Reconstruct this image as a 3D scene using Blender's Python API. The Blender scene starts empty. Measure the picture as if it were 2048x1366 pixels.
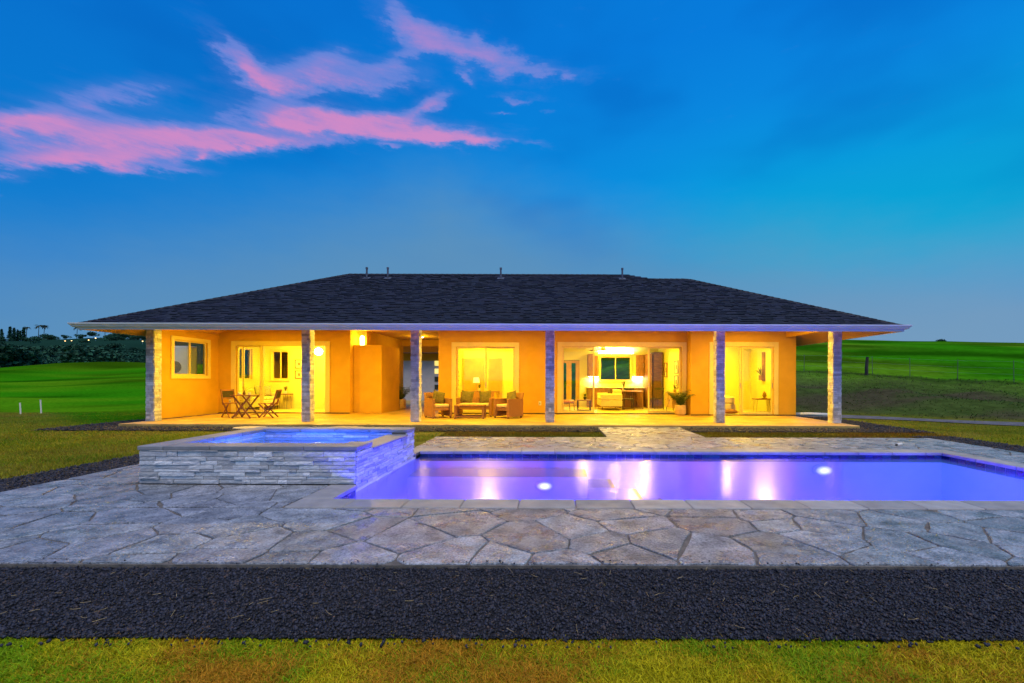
import bpy, bmesh, math, random
import numpy as np
from mathutils import Vector, Matrix, Euler
random.seed(7); RNG = np.random.default_rng(7)
SC = bpy.context.scene
COL = SC.collection
PI = math.pi; R = math.radians

# ------------------------------------------------------------------ camera
CAM_Z = 1.21
cam = bpy.data.cameras.new('camera'); cam_o = bpy.data.objects.new('camera', cam); COL.objects.link(cam_o)
cam.sensor_width = 36.0; cam.lens = 880 / 2048 * 36
cam.shift_x = -84 / 2048; cam.shift_y = 77 / 2048
cam.clip_start = 0.05; cam.clip_end = 6000
cam_o.matrix_world = Matrix.Translation((0, 0, CAM_Z)) @ Euler((R(90), 0, 0)).to_matrix().to_4x4() @ Matrix.Rotation(0.0028, 4, 'Z')
SC.camera = cam_o

# ------------------------------------------------------------------ dusk sky (world)
world = bpy.data.worlds.new('World'); SC.world = world; world.use_nodes = True
def build_sky():
    nt = world.node_tree; N = nt.nodes; L = nt.links; N.clear()
    def mth(op, a, b=None, c=None, clamp=False):
        n = N.new('ShaderNodeMath'); n.operation = op; n.use_clamp = clamp
        for i, v in enumerate((a, b, c)):
            if v is None: continue
            if isinstance(v, (int, float)): n.inputs[i].default_value = v
            else: L.new(v, n.inputs[i])
        return n.outputs[0]
    def sstep(v, a, b):
        n = N.new('ShaderNodeMapRange'); n.interpolation_type = 'SMOOTHSTEP'
        n.inputs[1].default_value = a; n.inputs[2].default_value = b
        L.new(v, n.inputs[0]); return n.outputs[0]
    def mix(f, a, b):
        n = N.new('ShaderNodeMix'); n.data_type = 'RGBA'
        if isinstance(f, (int, float)): n.inputs[0].default_value = f
        else: L.new(f, n.inputs[0])
        for i, v in ((6, a), (7, b)):
            if isinstance(v, tuple): n.inputs[i].default_value = (*v, 1)
            else: L.new(v, n.inputs[i])
        return n.outputs[2]
    def noise(vec, scale, det=5, rough=.6):
        n = N.new('ShaderNodeTexNoise'); n.inputs['Scale'].default_value = scale
        n.inputs['Detail'].default_value = det; n.inputs['Roughness'].default_value = rough
        L.new(vec, n.inputs['Vector']); return n.outputs[0]
    tc = N.new('ShaderNodeTexCoord'); sep = N.new('ShaderNodeSeparateXYZ'); L.new(tc.outputs['Generated'], sep.inputs[0])
    X, Y, Z = sep.outputs
    az = mth('ARCTAN2', X, Y); el = mth('ARCSINE', Z)
    comb = N.new('ShaderNodeCombineXYZ'); L.new(az, comb.inputs[0]); L.new(mth('MULTIPLY', el, 2.4), comb.inputs[1])
    n1 = noise(comb.outputs[0], 5.0, 6, .62); n2 = noise(comb.outputs[0], 2.1, 3, .5); n3 = noise(comb.outputs[0], 15.0, 6, .62)
    # clear-sky gradient, horizon to zenith
    ramp = N.new('ShaderNodeValToRGB'); cr = ramp.color_ramp
    cols = [(0, (.090, .260, .490)), (.09, (.075, .255, .500)), (.20, (.014, .255, .590)), (.34, (.003, .240, .640)), (.55, (.002, .170, .600)), (1, (.002, .135, .520))]
    cr.elements[0].position = cols[0][0]; cr.elements[0].color = (*cols[0][1], 1)
    cr.elements[1].position = 1; cr.elements[1].color = (*cols[-1][1], 1)
    for p, c in cols[1:-1]:
        e = cr.elements.new(p); e.color = (*c, 1)
    L.new(mth('ADD', mth('MULTIPLY', el, 2 / PI * 1.35), mth('MULTIPLY', mth('SUBTRACT', n2, .5), .05)), ramp.inputs[0])
    col = ramp.outputs[0]
    # deeper blue toward the west-hand side, a teal cast to the other
    side = sstep(az, -1.15, .55)
    deep = mix(sstep(el, .02, .5), (.003, .165, .530), (.002, .110, .470))
    col = mix(mth('MULTIPLY', mth('SUBTRACT', 1, side), .72), col, deep)
    teal = mth('MULTIPLY', sstep(az, .0, .55), mth('MULTIPLY', sstep(el, .10, .24), mth('SUBTRACT', 1, sstep(el, .24, .55))))
    col = mix(mth('MULTIPLY', teal, .95), col, (.001, .320, .560))
    fall = mth('MAXIMUM', mth('MULTIPLY', mth('ADD', az, .25), .20), mth('MULTIPLY', mth('ADD', az, .25), -.36))
    hz = mth('ADD', mth('ADD', el, fall), mth('MULTIPLY', mth('SUBTRACT', n1, .5), .09))
    haze = mth('SUBTRACT', 1, sstep(hz, .25, .52))
    low = sstep(mth('ADD', az, mth('MULTIPLY', el, -1.2)), -.2, .7)
    col = mix(mth('MULTIPLY', haze, .90), col, mix(low, (.098, .240, .410), (.155, .280, .430)))
    dark = mth('MULTIPLY', sstep(n2, .44, .66), sstep(el, .18, .45))
    col = mix(mth('MULTIPLY', dark, .34), col, (.001, .085, .400))
    # sunset clouds: rows of drifting banks (azimuth, elevation, half length, half height, tilt)
    wx = mth('ADD', az, mth('MULTIPLY', mth('SUBTRACT', n1, .5), .13))
    wy = mth('ADD', mth('ADD', el, mth('MULTIPLY', mth('SUBTRACT', n3, .5), .045)), mth('MULTIPLY', mth('SUBTRACT', n1, .5), .05))
    banks = [(-0.656, 0.406, 0.093, 0.018, 0.253, 0.95), (-0.549, 0.432, 0.099, 0.011, 0.198, 0.8), (-0.784, 0.37, 0.154, 0.025, 0.304, 1.15), (-0.823, 0.327, 0.105, 0.012, 0.316, 1.0), (-0.872, 0.36, 0.056, 0.014, 0.374, 0.9), (-0.489, 0.481, 0.133, 0.021, 0.165, 1.1), (-0.367, 0.486, 0.188, 0.02, 0.097, 1.15), (-0.2, 0.493, 0.093, 0.01, 0.024, 1.0), (-0.793, 0.425, 0.084, 0.02, 0.484, 0.62), (-0.62, 0.535, 0.056, 0.018, -0.447, 0.8), (-0.569, 0.518, 0.073, 0.023, 0.168, 0.85), (-0.415, 0.559, 0.128, 0.021, 0.176, 0.85), (-0.475, 0.573, 0.054, 0.018, 0.33, 0.7), (-0.337, 0.607, 0.061, 0.012, 0.462, 0.6), (-0.285, 0.539, 0.05, 0.011, 0.478, 0.95), (-0.316, 0.651, 0.077, 0.023, -0.194, 0.72), (-0.216, 0.636, 0.119, 0.022, -0.246, 0.75), (-0.077, 0.62, 0.147, 0.015, -0.084, 0.7), (-0.2, 0.593, 0.028, 0.008, -0.307, 0.6), (-0.178, 0.654, 0.015, 0.01, 0.086, 0.55), (-0.071, 0.572, 0.054, 0.007, -0.018, 0.55), (-0.111, 0.546, 0.029, 0.004, 0.049, 0.5), (-0.009, 0.546, 0.018, 0.005, 0.004, 0.5), (-0.052, 0.487, 0.032, 0.008, 0.021, 0.62), (-0.362, 0.458, 0.03, 0.006, 0.099, 0.7), (-0.684, 0.371, 0.012, 0.006, 0.569, 0.8), (-0.882, 0.285, 0.028, 0.007, 0.266, 0.6), (-0.897, 0.26, 0.009, 0.005, 0.302, 0.55), (-0.724, 0.34, 0.057, 0.008, 0.191, 0.6)] + [(1.9, .42, .35, .04, .04, 1.0), (2.6, .55, .30, .035, -.05, .8), (-2.3, .38, .4, .04, .03, 1.0), (-1.5, .34, .3, .04, 0, 1.1), (-2.9, .6, .3, .04, .1, .8)]
    tot = None
    cv = N.new('ShaderNodeCombineXYZ'); L.new(wx, cv.inputs[0]); L.new(wy, cv.inputs[1])
    for a, e, la, le, t, w in banks:
        mp = N.new('ShaderNodeMapping'); mp.vector_type = 'TEXTURE'; mp.inputs['Location'].default_value = (a, e, 0); mp.inputs['Rotation'].default_value = (0, 0, t); mp.inputs['Scale'].default_value = (la * 1.0, le * 1.02, 1)
        L.new(cv.outputs[0], mp.inputs[0]); dt = N.new('ShaderNodeVectorMath'); dt.operation = 'DOT_PRODUCT'; L.new(mp.outputs[0], dt.inputs[0]); L.new(mp.outputs[0], dt.inputs[1])
        g = mth('POWER', math.exp(-1), dt.outputs['Value'])
        tot = mth('MULTIPLY', g, w) if tot is None else mth('MULTIPLY_ADD', g, w, tot)
    streak = N.new('ShaderNodeMapping'); streak.inputs['Scale'].default_value = (9, 30, 1); streak.inputs['Rotation'].default_value = (0, 0, -.2); L.new(comb.outputs[0], streak.inputs[0])
    ns = noise(streak.outputs[0], 1.0, 7, .68)
    nz = mth('ADD', mth('MULTIPLY', mth('SUBTRACT', n3, .5), 1.0), mth('MULTIPLY', mth('SUBTRACT', ns, .5), .85))
    env = sstep(tot, .10, .42)
    dens = mth('ADD', mth('MINIMUM', tot, 1.25), mth('MULTIPLY', nz, env))
    wisp = mth('MULTIPLY', sstep(mth('ADD', tot, mth('MULTIPLY', nz, .55)), .06, .60), .24)
    cov = mth('MAXIMUM', wisp, mth('MULTIPLY', sstep(dens, .27, .70), .88))
    pink = mth('MULTIPLY', sstep(dens, .60, 1.45), mth('SUBTRACT', 1, mth('MULTIPLY', sstep(el, .50, .58), .55)))
    ccol = mix(pink, (.125, .205, .590), (.590, .225, .480))
    col = mix(cov, col, ccol)
    bg = N.new('ShaderNodeBackground'); bg.inputs['Strength'].default_value = 1.0; L.new(col, bg.inputs[0])
    out = N.new('ShaderNodeOutputWorld'); L.new(bg.outputs[0], out.inputs[0])
build_sky()

# ------------------------------------------------------------------ afterglow: one broad, weak sun from behind the viewer
sun = bpy.data.lights.new('afterglow', 'SUN'); sun.energy = 1.9; sun.angle = R(50); sun.color = (1.0, .85, .66)
sun_o = bpy.data.objects.new('afterglow', sun); COL.objects.link(sun_o)
sun_o.rotation_euler = Vector((-.18, .42, -.89)).to_track_quat('-Z', 'Y').to_euler()
sun_o.location = (3, -10, 30)

SC.view_settings.view_transform = 'Standard'; SC.view_settings.look = 'None'
SC.view_settings.exposure = 0.25; SC.view_settings.gamma = 1.0; SC.view_settings.use_curve_mapping = False
SC.render.engine = 'CYCLES'
SC.cycles.use_denoising = True
SC.cycles.max_bounces = 6; SC.cycles.diffuse_bounces = 3; SC.cycles.glossy_bounces = 3; SC.cycles.transparent_max_bounces = 10
SC.cycles.use_adaptive_sampling = True; SC.cycles.adaptive_threshold = .02
world.cycles.sampling_method = 'MANUAL'; world.cycles.sample_map_resolution = 512
SC.cycles.sample_clamp_indirect = 6.0; SC.cycles.caustics_reflective = False; SC.cycles.caustics_refractive = False

# ------------------------------------------------------------------ materials
MATS = {}
def M(name, color=(.5, .5, .5), rough=.6, var=.15, scale=6.0, bump=0.0, bscale=60.0, metal=0.0, rnd=0.0, attr=False, spec=.5, var2=None, stretch=None, rvar=0.0, speck=0.0):
    """Procedural surface: base colour broken up by noise, optional relief, per-object variation, per-piece tint attribute."""
    if name in MATS: return MATS[name]
    m = bpy.data.materials.new(name); m.use_nodes = True; nt = m.node_tree; N = nt.nodes; L = nt.links
    b = N['Principled BSDF']; b.inputs['Roughness'].default_value = rough; b.inputs['Metallic'].default_value = metal
    b.inputs['Specular IOR Level'].default_value = spec
    tc = N.new('ShaderNodeTexCoord'); vec = tc.outputs['Object']
    if rnd:
        oi = N.new('ShaderNodeObjectInfo'); ad = N.new('ShaderNodeVectorMath'); ad.operation = 'ADD'
        sc_ = N.new('ShaderNodeVectorMath'); sc_.operation = 'SCALE'; sc_.inputs[0].default_value = (37, 91, 53); L.new(oi.outputs['Random'], sc_.inputs['Scale'])
        L.new(vec, ad.inputs[0]); L.new(sc_.outputs[0], ad.inputs[1]); vec = ad.outputs[0]
    if stretch:
        mp = N.new('ShaderNodeMapping'); mp.inputs['Scale'].default_value = stretch; L.new(vec, mp.inputs[0]); vec = mp.outputs[0]
    n = N.new('ShaderNodeTexNoise'); n.inputs['Scale'].default_value = scale; n.inputs['Detail'].default_value = 6; n.inputs['Roughness'].default_value = .6
    L.new(vec, n.inputs['Vector'])
    mx = N.new('ShaderNodeMix'); mx.data_type = 'RGBA'
    lo = tuple(c * (1 - var * 1.6) for c in color) if var2 is None else var2
    hi = tuple(min(1, c * (1 + var * 1.2)) for c in color)
    mr = N.new('ShaderNodeMapRange'); mr.inputs[1].default_value = .32; mr.inputs[2].default_value = .68; L.new(n.outputs[0], mr.inputs[0])
    L.new(mr.outputs[0], mx.inputs[0]); mx.inputs[6].default_value = (*lo, 1); mx.inputs[7].default_value = (*hi, 1)
    out = mx.outputs[2]
    if speck:
        n5 = N.new('ShaderNodeTexNoise'); n5.inputs['Scale'].default_value = 60; n5.inputs['Detail'].default_value = 3; n5.inputs['Roughness'].default_value = .7; L.new(vec, n5.inputs['Vector'])
        r5 = N.new('ShaderNodeMapRange'); r5.inputs[1].default_value = .35; r5.inputs[2].default_value = .65; r5.inputs[3].default_value = 1 - speck; r5.inputs[4].default_value = 1 + speck * .7; L.new(n5.outputs[0], r5.inputs[0])
        m5 = N.new('ShaderNodeVectorMath'); m5.operation = 'SCALE'; L.new(out, m5.inputs[0]); L.new(r5.outputs[0], m5.inputs['Scale']); out = m5.outputs[0]
    if rnd:
        hs = N.new('ShaderNodeHueSaturation')
        v = N.new('ShaderNodeMapRange'); v.inputs[3].default_value = 1 - rnd; v.inputs[4].default_value = 1 + rnd; L.new(oi.outputs['Random'], v.inputs[0])
        wn = N.new('ShaderNodeTexWhiteNoise'); wn.noise_dimensions = '1D'; L.new(oi.outputs['Random'], wn.inputs['W'])
        h = N.new('ShaderNodeMapRange'); h.inputs[3].default_value = .5 - rnd * .12; h.inputs[4].default_value = .5 + rnd * .12; L.new(wn.outputs[0], h.inputs[0])
        L.new(v.outputs[0], hs.inputs['Value']); L.new(h.outputs[0], hs.inputs['Hue']); L.new(out, hs.inputs['Color']); out = hs.outputs[0]
    if attr:
        at = N.new('ShaderNodeAttribute'); at.attribute_name = 'tint'
        mu = N.new('ShaderNodeMix'); mu.data_type = 'RGBA'; mu.blend_type = 'MULTIPLY'; mu.inputs[0].default_value = 1
        L.new(out, mu.inputs[6]); L.new(at.outputs['Color'], mu.inputs[7]); out = mu.outputs[2]
    L.new(out, b.inputs['Base Color'])
    if rvar:
        rr = N.new('ShaderNodeMapRange'); rr.inputs[1].default_value = .35; rr.inputs[2].default_value = .62
        rr.inputs[3].default_value = max(.04, rough - rvar); rr.inputs[4].default_value = min(1, rough + rvar * .4)
        n4 = N.new('ShaderNodeTexNoise'); n4.inputs['Scale'].default_value = scale * .6; n4.inputs['Detail'].default_value = 4; L.new(vec, n4.inputs['Vector'])
        L.new(n4.outputs[0], rr.inputs[0]); L.new(rr.outputs[0], b.inputs['Roughness'])
    if bump:
        n2 = N.new('ShaderNodeTexNoise'); n2.inputs['Scale'].default_value = bscale; n2.inputs['Detail'].default_value = 5; L.new(vec, n2.inputs['Vector'])
        bp = N.new('ShaderNodeBump'); bp.inputs['Strength'].default_value = bump; bp.inputs['Distance'].default_value = .02
        L.new(n2.outputs[0], bp.inputs['Height']); L.new(bp.outputs[0], b.inputs['Normal'])
    MATS[name] = m; return m
def Emit(name, color, strength):
    if name in MATS: return MATS[name]
    m = bpy.data.materials.new(name); m.use_nodes = True; b = m.node_tree.nodes['Principled BSDF']
    b.inputs['Base Color'].default_value = (.8, .8, .8, 1); b.inputs['Emission Color'].default_value = (*color, 1); b.inputs['Emission Strength'].default_value = strength
    MATS[name] = m; return m
def Clear(name, tint, gloss_rough, ior, bump=0, bscale=(3, 3, 3), dist=.01):
    """Clear sheet (glass, water): fresnel mirror over a see-through body."""
    m = bpy.data.materials.new(name); m.use_nodes = True; nt = m.node_tree; N = nt.nodes; L = nt.links
    N.remove(N['Principled BSDF'])
    t = N.new('ShaderNodeBsdfTransparent'); t.inputs[0].default_value = (*tint, 1)
    g = N.new('ShaderNodeBsdfGlossy'); g.inputs['Roughness'].default_value = gloss_rough
    # Schlick reflectance from the facing angle, alike from both sides of the sheet
    ge = N.new('ShaderNodeNewGeometry'); dp = N.new('ShaderNodeVectorMath'); dp.operation = 'DOT_PRODUCT'; L.new(ge.outputs['Incoming'], dp.inputs[0]); L.new(ge.outputs['Normal'], dp.inputs[1])
    def mt(op, a, b):
        n = N.new('ShaderNodeMath'); n.operation = op
        for i, v in enumerate((a, b)):
            if isinstance(v, (int, float)): n.inputs[i].default_value = v
            else: L.new(v, n.inputs[i])
        return n.outputs[0]
    f0 = ((ior - 1) / (ior + 1)) ** 2
    fr = mt('ADD', mt('MULTIPLY', mt('POWER', mt('SUBTRACT', 1.0, mt('ABSOLUTE', dp.outputs['Value'], 0)), 5.0), 1 - f0), f0)
    x = N.new('ShaderNodeMixShader'); L.new(fr, x.inputs[0]); L.new(t.outputs[0], x.inputs[1]); L.new(g.outputs[0], x.inputs[2])
    L.new(x.outputs[0], N['Material Output'].inputs[0])
    if bump:
        tc = N.new('ShaderNodeTexCoord'); mp = N.new('ShaderNodeMapping'); mp.inputs['Scale'].default_value = bscale; L.new(tc.outputs['Object'], mp.inputs[0])
        n = N.new('ShaderNodeTexNoise'); n.inputs['Scale'].default_value = 1; n.inputs['Detail'].default_value = 4; L.new(mp.outputs[0], n.inputs['Vector'])
        bp = N.new('ShaderNodeBump'); bp.inputs['Strength'].default_value = bump; bp.inputs['Distance'].default_value = dist
        L.new(n.outputs[0], bp.inputs['Height']); L.new(bp.outputs[0], g.inputs['Normal'])
    MATS[name] = m; return m

def translucent(m, f):
    """let some light through thin leaves"""
    nt = m.node_tree; N = nt.nodes; L = nt.links; b = N['Principled BSDF']; t = N.new('ShaderNodeBsdfTranslucent'); x = N.new('ShaderNodeMixShader'); x.inputs[0].default_value = f
    L.new(b.inputs['Base Color'].links[0].from_socket, t.inputs['Color']); L.new(b.outputs[0], x.inputs[1]); L.new(t.outputs[0], x.inputs[2]); L.new(x.outputs[0], N['Material Output'].inputs[0]); return m
stucco = M('exterior stucco', (.66, .37, .035), .85, .05, 2, .10, 260, spec=.10)
cream = M('cream interior paint', (.80, .72, .22), .8, .03, 2)
trim = M('cream trim paint', (.76, .60, .16), .5, .03, 4)
white_trim = M('white gutter paint', (.74, .76, .80), .4, .05, 3)
soffit_m = M('soffit board', (.56, .33, .06), .8, .05, 3)
slab_m = M('porch concrete', (.50, .33, .09), .55, .22, 1.6, .12, 90, rvar=.2)
floor_m = M('interior tile floor', (.64, .52, .20), .35, .06, 3)
wood_dark = M('dark wood', (.13, .055, .022), .45, .35, 5, .1, 60, stretch=(1, 1, 8))
wood_mid = M('brown wood', (.26, .12, .045), .5, .3, 5, .1, 60, stretch=(8, 1, 1))
wood_red = M('red brown wood', (.24, .085, .035), .5, .3, 5, .1, 60)
wicker = M('brown wicker', (.42, .19, .06), .7, .3, 60, .8, 160)
cushion = M('cream cushion fabric', (.66, .52, .30), .9, .06, 12, .2, 200)
olive = M('olive pillow fabric', (.16, .13, .035), .9, .25, 20, .3, 200)
black_m = M('black metal', (.02, .02, .02), .4, .1)
steel = M('brushed steel', (.5, .5, .5), .35, .1, 10, metal=.8)
plastic_w = M('white plastic', (.78, .76, .70), .45, .03)
pot_tan = M('tan ceramic pot', (.55, .34, .14), .6, .15, 6, .1, 30)
leaf_g = M('palm leaf', (.055, .105, .018), .5, .3, 5)
leaf_y = M('house plant leaf', (.14, .14, .03), .5, .3, 8)
soil_m = M('potting soil', (.04, .025, .015), .95, .3, 30, .5, 80)
glass = Clear('window glass', (.93, .96, .92), .02, 1.45)
art_paper = M('art paper', (.72, .62, .38), .8, .12, 9)
fabric_w = M('white upholstery', (.74, .64, .30), .95, .05, 8, .2, 150)
quilt = M('bed linen', (.78, .72, .40), .95, .05, 5, .3, 30)

# ------------------------------------------------------------------ mesh helpers
class MB:
    """Collects shapes (world or local coordinates) and links them as ONE mesh object."""
    def __init__(s): s.v = []; s.f = []
    def add(s, vs, fs):
        o = len(s.v); s.v += [tuple(p) for p in vs]; s.f += [tuple(i + o for i in f) for f in fs]; return s
    def box(s, x0, x1, y0, y1, z0, z1, j=0.0):
        q = lambda: random.uniform(-j, j) if j else 0
        vs = [(x + q(), y + q(), z + q()) for z in (z0, z1) for y in (y0, y1) for x in (x0, x1)]
        return s.add(vs, [(0, 2, 3, 1), (4, 5, 7, 6), (0, 1, 5, 4), (2, 6, 7, 3), (0, 4, 6, 2), (1, 3, 7, 5)])
    def cbox(s, x0, x1, y0, y1, z0, z1, c):
        """box with chamfered edges"""
        P = []; F = []
        idx = {}
        for ix, x in enumerate((x0, x1)):
            for iy, y in enumerate((y0, y1)):
                for iz, z in enumerate((z0, z1)):
                    sx, sy, sz = (c if ix == 0 else -c), (c if iy == 0 else -c), (c if iz == 0 else -c)
                    for a, p in enumerate(((x, y + sy, z + sz), (x + sx, y, z + sz), (x + sx, y + sy, z))):
                        idx[ix, iy, iz, a] = len(P); P.append(p)
        g = lambda ix, iy, iz, a: idx[ix, iy, iz, a]
        for i in (0, 1):
            q = [g(i, 0, 0, 0), g(i, 1, 0, 0), g(i, 1, 1, 0), g(i, 0, 1, 0)]; F.append(q if i else q[::-1])
            q = [g(0, i, 0, 1), g(0, i, 1, 1), g(1, i, 1, 1), g(1, i, 0, 1)]; F.append(q if i else q[::-1])
            q = [g(0, 0, i, 2), g(1, 0, i, 2), g(1, 1, i, 2), g(0, 1, i, 2)]; F.append(q if i else q[::-1])
        for i in (0, 1):
            for k in (0, 1):
                F.append([g(i, k, 0, 0), g(i, k, 1, 0), g(i, k, 1, 1), g(i, k, 0, 1)])
                F.append([g(i, 0, k, 0), g(i, 1, k, 0), g(i, 1, k, 2), g(i, 0, k, 2)])
                F.append([g(0, i, k, 1), g(1, i, k, 1), g(1, i, k, 2), g(0, i, k, 2)])
                for l in (0, 1): F.append([g(i, k, l, 0), g(i, k, l, 1), g(i, k, l, 2)])
        return s.add(P, F)
    def prism(s, poly, z0, z1):
        n = len(poly)
        return s.add([(x, y, z0) for x, y in poly] + [(x, y, z1) for x, y in poly],
                     [tuple(range(n))[::-1], tuple(range(n, 2 * n))] + [(i, (i + 1) % n, n + (i + 1) % n, n + i) for i in range(n)])
    def tube(s, p0, p1, r0, r1=None, n=8, cap=True):
        r1 = r0 if r1 is None else r1
        p0, p1 = Vector(p0), Vector(p1); d = (p1 - p0).normalized()
        a = d.orthogonal().normalized(); b = d.cross(a)
        vs = []
        for p, r in ((p0, r0), (p1, r1)):
            for k in range(n):
                t = 2 * PI * k / n; vs.append(p + a * math.cos(t) * r + b * math.sin(t) * r)
        fs = [(k, (k + 1) % n, n + (k + 1) % n, n + k) for k in range(n)]
        if cap: fs += [tuple(range(n))[::-1], tuple(range(n, 2 * n))]
        return s.add(vs, fs)
    def path(s, pts, rs, n=6):
        """tube through points"""
        pts = [Vector(p) for p in pts]; rs = rs if isinstance(rs, (list, tuple)) else [rs] * len(pts)
        vs = []; 
        for i, p in enumerate(pts):
            d = (pts[min(i + 1, len(pts) - 1)] - pts[max(i - 1, 0)]).normalized()
            a = d.cross(Vector((.13, .27, .95))).normalized(); b = d.cross(a)
            for k in range(n):
                t = 2 * PI * k / n; vs.append(p + a * math.cos(t) * rs[i] + b * math.sin(t) * rs[i])
        fs = [(i * n + k, i * n + (k + 1) % n, (i + 1) * n + (k + 1) % n, (i + 1) * n + k) for i in range(len(pts) - 1) for k in range(n)]
        fs += [tuple(range(n))[::-1], tuple(range((len(pts) - 1) * n, len(pts) * n))]
        return s.add(vs, fs)
    def lathe(s, prof, cx=0, cy=0, n=20):
        vs = [(cx + r * math.cos(2 * PI * k / n), cy + r * math.sin(2 * PI * k / n), z) for r, z in prof for k in range(n)]
        fs = [(i * n + k, i * n + (k + 1) % n, (i + 1) * n + (k + 1) % n, (i + 1) * n + k) for i in range(len(prof) - 1) for k in range(n)]
        fs += [tuple(range(n))[::-1], tuple(range((len(prof) - 1) * n, len(prof) * n))]
        return s.add(vs, fs)
    def bar(s, p0, p1, w, t, up=(0, 0, 1)):
        """rectangular bar from p0 to p1: w across, t thick along up"""
        p0, p1 = Vector(p0), Vector(p1); d = (p1 - p0).normalized(); u = Vector(up); a = d.cross(u).normalized(); u = a.cross(d)
        vs = [p + a * (i * w / 2) + u * (k * t / 2) for p in (p0, p1) for i, k in ((-1, -1), (1, -1), (1, 1), (-1, 1))]
        return s.add(vs, [(0, 1, 5, 4), (1, 2, 6, 5), (2, 3, 7, 6), (3, 0, 4, 7), (3, 2, 1, 0), (4, 5, 6, 7)])
    def quad(s, a, b, c, d): return s.add([a, b, c, d], [(0, 1, 2, 3)])
    def build(s, name, mat, parent=None, local=True, smooth=False):
        me = bpy.data.meshes.new(name)
        v = s.v
        if parent is not None and not local:
            off = Vector((0, 0, 0)); q = parent
            while q is not None: off += q.location; q = q.parent
            v = [(p[0] - off.x, p[1] - off.y, p[2] - off.z) for p in v]
        me.from_pydata(v, [], s.f); me.update()
        bm = bmesh.new(); bm.from_mesh(me); bmesh.ops.recalc_face_normals(bm, faces=bm.faces); bm.to_mesh(me); bm.free()
        if smooth: me.polygons.foreach_set('use_smooth', [True] * len(me.polygons))
        me.materials.append(mat if not isinstance(mat, str) else MATS[mat])
        o = bpy.data.objects.new(name, me); COL.objects.link(o)
        if parent is not None: o.parent = parent
        return o
def tag(o, label=None, cat=None, group=None, kind=None):
    if label: o['label'] = label
    if cat: o['category'] = cat
    if group: o['group'] = group
    if kind: o['kind'] = kind
    return o
def thing(name, label, cat, loc=(0, 0, 0), rz=0, group=None):
    o = bpy.data.objects.new(name, None); COL.objects.link(o); o.empty_display_size = .1
    o.location = loc; o.rotation_euler = (0, 0, rz); return tag(o, label, cat, group)
def copy_tree(o, parent=None):
    kids = [c for c in o.children]
    c = o.copy(); COL.objects.link(c); c.parent = parent
    for k in kids: copy_tree(k, c)
    return c
def np_mesh(name, V, F, mat, tint=None, parent=None, smooth=False):
    """fast mesh from numpy: V (n,3), F (m,k); tint (n,3) per-vertex colour of the piece itself"""
    me = bpy.data.meshes.new(name); k = F.shape[1]
    me.vertices.add(len(V)); me.vertices.foreach_set('co', np.ascontiguousarray(V, dtype=np.float32).ravel())
    me.loops.add(F.size); me.loops.foreach_set('vertex_index', np.ascontiguousarray(F, dtype=np.int32).ravel())
    me.polygons.add(len(F)); me.polygons.foreach_set('loop_start', np.arange(0, F.size, k, dtype=np.int32))
    me.polygons.foreach_set('loop_total', np.full(len(F), k, dtype=np.int32))
    if smooth: me.polygons.foreach_set('use_smooth', np.ones(len(F), dtype=bool))
    if tint is not None:
        at = me.color_attributes.new('tint', 'FLOAT_COLOR', 'POINT')
        c = np.ones((len(V), 4), dtype=np.float32); c[:, :3] = tint; at.data.foreach_set('color', c.ravel())
    me.update(calc_edges=True); me.materials.append(mat)
    o = bpy.data.objects.new(name, me); COL.objects.link(o)
    if parent is not None: o.parent = parent
    return o
def vnoise(x, y, seed=0):
    """smooth value noise in numpy"""
    x = np.asarray(x, float); y = np.asarray(y, float)
    xi = np.floor(x).astype(int); yi = np.floor(y).astype(int); fx = x - xi; fy = y - yi
    fx = fx * fx * (3 - 2 * fx); fy = fy * fy * (3 - 2 * fy)
    def h(a, b):
        n = (a * 374761393 + b * 668265263 + seed * 974711) & 0x7fffffff
        n = ((n ^ (n >> 13)) * 1274126177) & 0x7fffffff
        return ((n ^ (n >> 16)) & 0xffff) / 65535.0
    return (h(xi, yi) * (1 - fx) + h(xi + 1, yi) * fx) * (1 - fy) + (h(xi, yi + 1) * (1 - fx) + h(xi + 1, yi + 1) * fx) * fy
def fbm(x, y, seed=0, oct=4):
    s = 0; a = .5
    for i in range(oct): s = s + a * vnoise(x * 2 ** i, y * 2 ** i, seed + i); a *= .5
    return s / (1 - .5 ** oct)
def sst(v, a, b):
    t = np.clip((np.asarray(v, float) - a) / (b - a), 0, 1); return t * t * (3 - 2 * t)
def XP(px, Y): return (px - 1108) * Y / 880.0      # world X of a vertical seen at that column, at depth Y

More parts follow.
